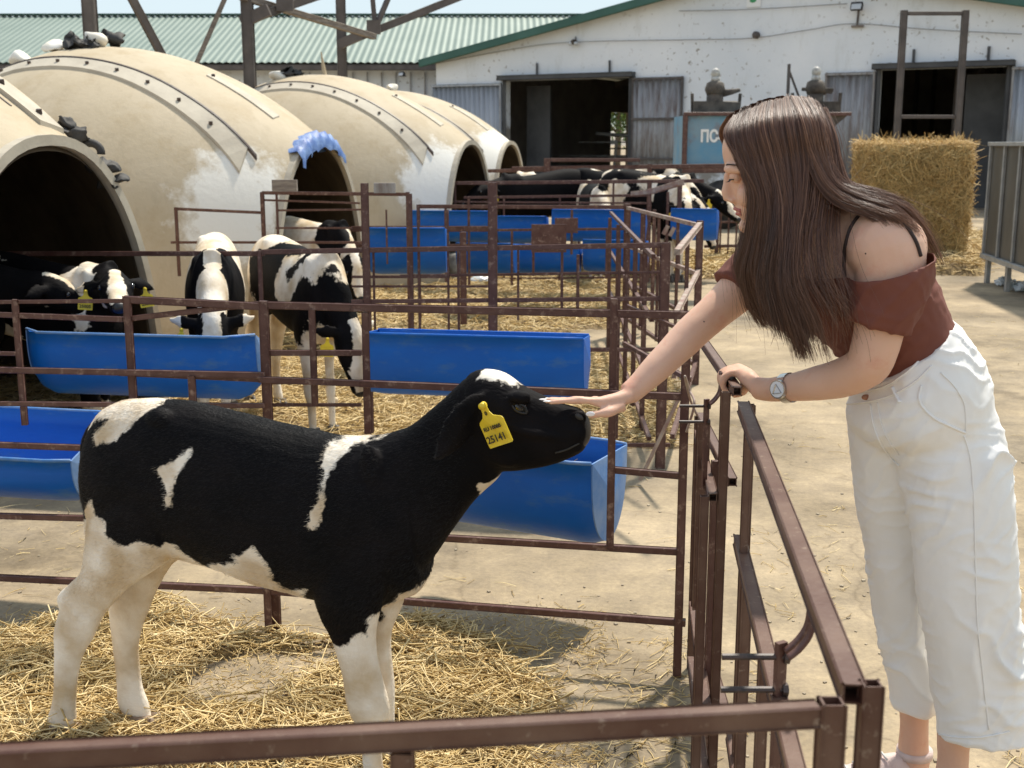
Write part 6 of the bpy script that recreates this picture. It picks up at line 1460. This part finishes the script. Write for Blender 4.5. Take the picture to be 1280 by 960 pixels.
def wr_t(p, n_):
    z = p.z; r_ = 0.0
    # drag lines fanning from the crotch, folds stacked behind the thigh, soft vertical drapes below
    d = p-cr0; ang = math.atan2(d.z, d.x); rad = math.hypot(d.x, d.z)
    fan = rid(Vector((ang*3.2, rad*3.0, 1.7)))*math.exp(-(rad/.22)**2)*.0055
    stack = rid(Vector((p.x*3.5+z*1.2, 2.0+p.y*2.5, z*15-p.x*5)))*math.exp(-((z-.66)/.17)**2)*.0062
    low = rid(Vector((p.x*9+z*2.0, p.y*8, z*2.6)))*.0050*max(0, min(1, (.62-z)/.25))
    knee = rid(Vector((p.x*4-z*7, 5.0, z*9+p.x*6)))*math.exp(-((z-.36)/.13)**2)*.0068
    g1 = math.exp(-((z-.72)/.13)**2); g2 = math.exp(-((z-.36)/.12)**2); g3 = max(0, min(1, (.60-z)/.25)); g4 = math.exp(-((z-.86)/.08)**2)
    return (fold(p, Vector((.25, .2, 1)), 56, 5, 2.4)*.012*g1+fold(p+Vector((1, 5, 2)), Vector((-.55, .1, .85)), 44, 6, 2.2)*.012*g4
            +fold(p+Vector((4, 2, 8)), Vector((.7, .2, .8)), 42, 6, 2.4)*.017*g2+fold(p+Vector((9, 1, 3)), Vector((1, .5, .18)), 28, 4, 1.8)*.014*g3
            +fold(p+Vector((6, 6, 1)), Vector((.2, .3, 1)), 95, 8, 2.6)*.005+fold(p+Vector((2, 7, 5)), Vector((-.8, .2, .6)), 80, 9, 2.6)*.004
            +.004*mnoise.noise(Vector((p.x*14, p.y*14, z*9)))+.0008*mnoise.noise(p*55)-.004)
wrinkle(me, wr_t); tb = bvh_of(me); trs = link_mesh('trousers', me, M['trouser'], wom); so_ = trs.modifiers.new('t', 'SOLIDIFY'); so_.thickness = .003; so_.offset = -1
surf_line(tb, [(1205, 545), (1214, 580), (1218, 650), (1219, 700), (1222, 780), (1229, 850), (1236, 912)], .0017, 'side_seam', M['trouser'])
surf_line(tb, [(1152, 482), (1149, 496), (1153, 508), (1167, 522), (1186, 532), (1207, 541)], .0028, 'pocket_edge', M['trouser'], dens=6)
surf_line(tb, [(1176, 466), (1192, 482), (1204, 502), (1207, 520), (1207, 540)], .0016, 'pocket_seam', M['trouser'])
surf_line(tb, [(1088, 505), (1092, 530), (1100, 552), (1112, 570), (1124, 582)], .0020, 'fly_seam', M['trouser'])
surf_line(tb, [(1097, 503), (1102, 530), (1112, 552), (1124, 568)], .0012, 'fly_stitch', M['trouser'])
surf_line(tb, [(1056, 505), (1080, 503), (1110, 496), (1140, 480), (1165, 457)], .0020, 'waistband_seam', M['trouser'])
surf_line(tb, [(1054, 492), (1076, 490), (1105, 483), (1133, 466), (1158, 443)], .0022, 'waistband_edge', M['trouser'])
surf_line(tb, [(1170, 917), (1200, 922), (1235, 920), (1262, 914)], .0018, 'hem_seam', M['trouser'])
for (a, c) in (((1116, 484), (1125, 503)),): surf_line(tb, [a, ((a[0]+c[0])/2, (a[1]+c[1])/2), c], .0055, 'belt_loop', M['trouser'], flat=.5)
p = surf(tb, 1084, 497, .003)
if p is not None:
    q = MB(); q.ell(p, (.009, .004, .006)); q.build('button', M['copper'], wom, True)
# watch on the left wrist
wc = pY(985, 485, 2.44); wa = (pY(962, 487, 2.475)-pY(1015, 480, 2.395)).normalized(); s1 = wa.cross(Vector((0, 0, 1))).normalized(); s2 = s1.cross(wa).normalized()
q = MB(); n = 28; V = []; F = []
for k in range(n):
    a = 2*math.pi*k/n; d = s1*math.cos(a)+s2*math.sin(a)
    for (o_, l_) in ((.0292, -.009), (.0315, -.009), (.0315, .009), (.0292, .009)): V.append(wc+d*o_+wa*l_)
for k in range(n):
    for j in range(4): F.append((k*4+j, k*4+(j+1) % 4, ((k+1) % n)*4+(j+1) % 4, ((k+1) % n)*4+j))
q.add(V, F); wb = q.build('watch_band', M['silver'], wom)
fc = (ORI-wc).normalized(); fc = (fc-wa*fc.dot(wa)).normalized(); wf = wc+fc*.033
q = MB(); q.tube([wf-fc*.006, wf+fc*.003], .0195, 28); q.build('watch_case', M['silver'], wom, False)
q = MB(); q.tube([wf+fc*.003, wf+fc*.0042], .0165, 28); q.build('watch_face', M['dial'], wom, False)
up2 = fc.cross(wa).normalized(); up2 = up2 if up2.z > 0 else -up2
q = MB(); T3 = [wf+fc*.0048+up2*.011, wf+fc*.0048-up2*.008+wa*.011, wf+fc*.0048-up2*.008-wa*.011]
for i in range(3): q.beam(T3[i], T3[(i+1) % 3], .0022, .0012)
q.build('watch_triangle', M['silver'], wom)
# shoes
def shoe(hx, hy, toe_dx, toe_dy, label=None):
    d = Vector((toe_dx, toe_dy, 0)).normalized(); l_ = Vector((-d.y, d.x, 0)); h = Vector((hx, hy, 0)); L_ = .235
    prof = [(-.02, .028, .055), (.02, .034, .075), (.07, .034, .078), (.12, .038, .062), (.17, .042, .048), (.21, .038, .040), (.235, .024, .030)]
    V = []; F = []; Pn = catmull(prof, 3); n = 20
    for (s_, w_, h_) in Pn:
        for k in range(n):
            a = 2*math.pi*k/n; y = math.cos(a)*w_; z = math.sin(a); z = .02+(h_-.02)*max(0, z)**.8 if z > 0 else .02+z*.012; V.append(h+d*s_+l_*y+Vector((0, 0, z)))
    for i in range(len(Pn)-1):
        for k in range(n): F.append((i*n+k, i*n+(k+1) % n, (i+1)*n+(k+1) % n, (i+1)*n+k))
    F += [tuple(reversed(range(n))), tuple(range(len(V)-n, len(V)))]
    q = MB(); q.add(V, F); sh_ = q.build('shoe', M['shoe'], wom, True)
    q = MB(); V = []; F = []
    for (s_, w_, h_) in Pn:
        for (yy, z) in ((-w_-.004, .002), (w_+.004, .002), (w_+.004, .024), (-w_-.004, .024)): V.append(h+d*(s_*1.02)+l_*yy+Vector((0, 0, z)))
    for i in range(len(Pn)-1):
        for k in range(4): F.append((i*4+k, i*4+(k+1) % 4, (i+1)*4+(k+1) % 4, (i+1)*4+k))
    F += [(3, 2, 1, 0), tuple(range(len(V)-4, len(V)))]
    q.add(V, F); q.build('sole', M['sole'], sh_)
    for i in range(5):
        s_ = .075+.022*i; z = .081-.0062*i; q = MB(); q.tube([h+d*s_+l_*.018+Vector((0, 0, z-.006)), h+d*(s_+.006)+Vector((0, 0, z+.004)), h+d*s_-l_*.018+Vector((0, 0, z-.006))], .0028, 6); q.build('lace', M['sole'], sh_, True)
    q = MB(); q.tube([h+Vector((0, 0, .070)), h+Vector((0, 0, .088))], [.041, .040], 20); q.build('shoe_collar', M['shoe'], sh_, True)
a = pY(1142, 955, 2.54); shoe(a.x, a.y, -.95, -.15)
a = pY(1190, 985, 2.39); shoe(a.x, a.y, -.9, -.30)

# ---- hair
m, nt, p = new_mat('brown_hair'); L = nt.links.new
at = N(nt, 'ShaderNodeAttribute', attribute_name='tone'); r_ = N(nt, 'ShaderNodeValToRGB'); e = r_.color_ramp.elements
e[0].color = (.035, .015, .009, 1); e[1].color = (.36, .19, .11, 1); q2 = e.new(.5); q2.color = (.125, .057, .034, 1); L(at.outputs['Fac'], r_.inputs[0]); L(r_.outputs[0], p.inputs['Base Color'])
p.inputs['Roughness'].default_value = .38; p.inputs['Specular IOR Level'].default_value = .55; M['hair'] = m
GD = [
 [(914, 148, 2.42), (906, 168, 2.385), (921, 200, 2.352), (939, 240, 2.340), (939, 290, 2.345), (931, 335, 2.36), (944, 375, 2.36), (968, 400, 2.36)],
 [(932, 137, 2.43), (926, 165, 2.358), (938, 205, 2.338), (953, 250, 2.325), (953, 300, 2.325), (949, 345, 2.325), (966, 390, 2.33), (984, 418, 2.33)],
 [(958, 126, 2.43), (955, 155, 2.348), (966, 205, 2.332), (974, 250, 2.315), (974, 300, 2.30), (974, 350, 2.30), (988, 400, 2.29), (1004, 440, 2.29)],
 [(985, 120, 2.43), (990, 150, 2.346), (997, 200, 2.333), (997, 250, 2.312), (990, 300, 2.29), (988, 350, 2.275), (1006, 405, 2.265), (1028, 460, 2.26)],
 [(1010, 122, 2.43), (1022, 155, 2.356), (1028, 200, 2.342), (1014, 250, 2.318), (1002, 300, 2.285), (1006, 350, 2.26), (1040, 405, 2.24), (1042, 458, 2.235)],
 [(1026, 130, 2.43), (1044, 165, 2.385), (1050, 205, 2.365), (1052, 245, 2.335), (1052, 290, 2.285), (1058, 335, 2.245), (1072, 380, 2.215), (1078, 420, 2.215)],
 [(985, 120, 2.43), (998, 150, 2.348), (1010, 195, 2.335), (1028, 232, 2.318), (1052, 255, 2.30), (1080, 266, 2.28), (1108, 276, 2.26), (1134, 300, 2.26)],
 [(1008, 122, 2.43), (1024, 152, 2.356), (1030, 195, 2.345), (1042, 228, 2.325), (1074, 246, 2.30), (1106, 257, 2.28), (1132, 282, 2.275), (1148, 318, 2.29)],
 [(1032, 136, 2.43), (1043, 168, 2.39), (1048, 200, 2.37), (1058, 228, 2.345), (1096, 241, 2.32), (1124, 258, 2.31), (1144, 288, 2.315), (1158, 326, 2.335)]]
GW = np.array([[tuple(pY(*p)) for p in g] for g in GD])          # guides in metres
def strands(n, tmin, tmax, dmode, seed, name, label=None, jit=1.0, rad=.00045, clump=1.0):
    r = np.random.default_rng(seed); K = GW.shape[1]; t = r.uniform(tmin, tmax, n); i0 = np.clip(t.astype(int), 0, len(GD)-2); f = (t-i0)[:, None, None]
    P = GW[i0]*(1-f)+GW[i0+1]*f
    if dmode == 'far':
        dY = HY-P[:, :, 1]; P[:, :, 1] = HY+dY*.75; P[:, :, 0] *= 1+(P[:, :, 1:2][:, :, 0]-HY+dY)/HY*.9
        P[:, :, 0] -= .012
    elif dmode == 'back':
        d = r.uniform(-1, 1, n)[:, None]; dY = HY-P[:, :, 1]; k = np.linspace(0, 1, K)[None]; P[:, :, 1] = HY-dY*(d*(1-k*.5)+k*.5); P[:, :, 0] += (1-np.abs(d))*.004*np.sin(np.minimum(k*2.2, 1)*np.pi/2)
    # thickness of the hair mass, jitter and clumping towards neighbours
    lay = r.uniform(0, 1, n)[:, None]; k = np.linspace(0, 1, K)[None]
    P[:, :, 1] += lay*(.004+.05*k**1.2)*(1 if tmin < 5.9 else .3)*(1 if dmode != 'far' else -.4)
    ph = np.floor(t*9+r.uniform(0, 1, n)*.5); rc = np.random.default_rng(seed+1).normal(0, 1, (200, 3)); cj = rc[ph.astype(int) % 200]
    amp = (.0022+.021*k**1.8)[:, :, None]*clump; P += cj[:, None, :]*amp*np.array([1, .6, .35])
    P += r.normal(0, 1, (n, 1, 3))*(.0010+.0075*k[0][None, :, None]**1.6)*jit*np.array([1, .8, .3])
    wob = np.sin(k*7+r.uniform(0, 6.28, (n, 1)))*.0022*k; P[:, :, 0] += wob
    ln = 1-np.abs(r.normal(0, .10, n)).clip(0, .45)-.13*np.abs(rc[(ph.astype(int)+7) % 200, 0]).clip(0, 2)*.7; ln = ln.clip(.42, 1); M_ = 26; out = np.empty((n, M_, 3), np.float32)
    for j in range(M_):                       # catmull along each strand up to its own length
        s = ln*(K-1)*j/(M_-1); a = np.clip(s.astype(int), 0, K-2); u = (s-a)[:, None]; I = np.arange(n)
        p0 = P[I, np.maximum(a-1, 0)]; p1 = P[I, a]; p2 = P[I, a+1]; p3 = P[I, np.minimum(a+2, K-1)]
        out[:, j] = .5*((2*p1)+(p2-p0)*u+(2*p0-5*p1+4*p2-p3)*u*u+(3*p1-p0-3*p2+p3)*u**3)
    out -= np.array(WL, np.float32)
    hc = bpy.data.hair_curves.new(name); hc.add_curves([M_]*n); hc.position_data.foreach_set('vector', out.ravel())
    ra = hc.attributes.get('radius') or hc.attributes.new('radius', 'FLOAT', 'POINT'); ra.data.foreach_set('value', np.tile(np.linspace(1, .45, M_)*rad, n).astype(np.float32))
    ta = hc.attributes.new('tone', 'FLOAT', 'CURVE'); ta.data.foreach_set('value', np.clip(r.normal(.44, .14, n)+.14*cj[:, 0], 0, 1).astype(np.float32))
    hc.materials.append(M['hair']); o = bpy.data.objects.new(name, hc); COL.objects.link(o); o.parent = wom
    return o
strands(9000, 0, 3.35, 'near', 41, 'hair')
strands(300, 3.3, 5, 'near', 47, 'hair', jit=2.0, clump=1.6)
strands(2600, 0, 3.2, 'far', 43, 'hair')
strands(3600, 6, 8, 'near', 44, 'hair', jit=1.1)
strands(1100, 6.6, 8, 'back', 45, 'hair', jit=1.2, clump=.9)
strands(170, .5, 4.2, 'near', 46, 'hair', jit=4.0, rad=.0003, clump=2.2)
strands(60, 6, 8, 'near', 48, 'hair', jit=3.0, rad=.0003, clump=2)
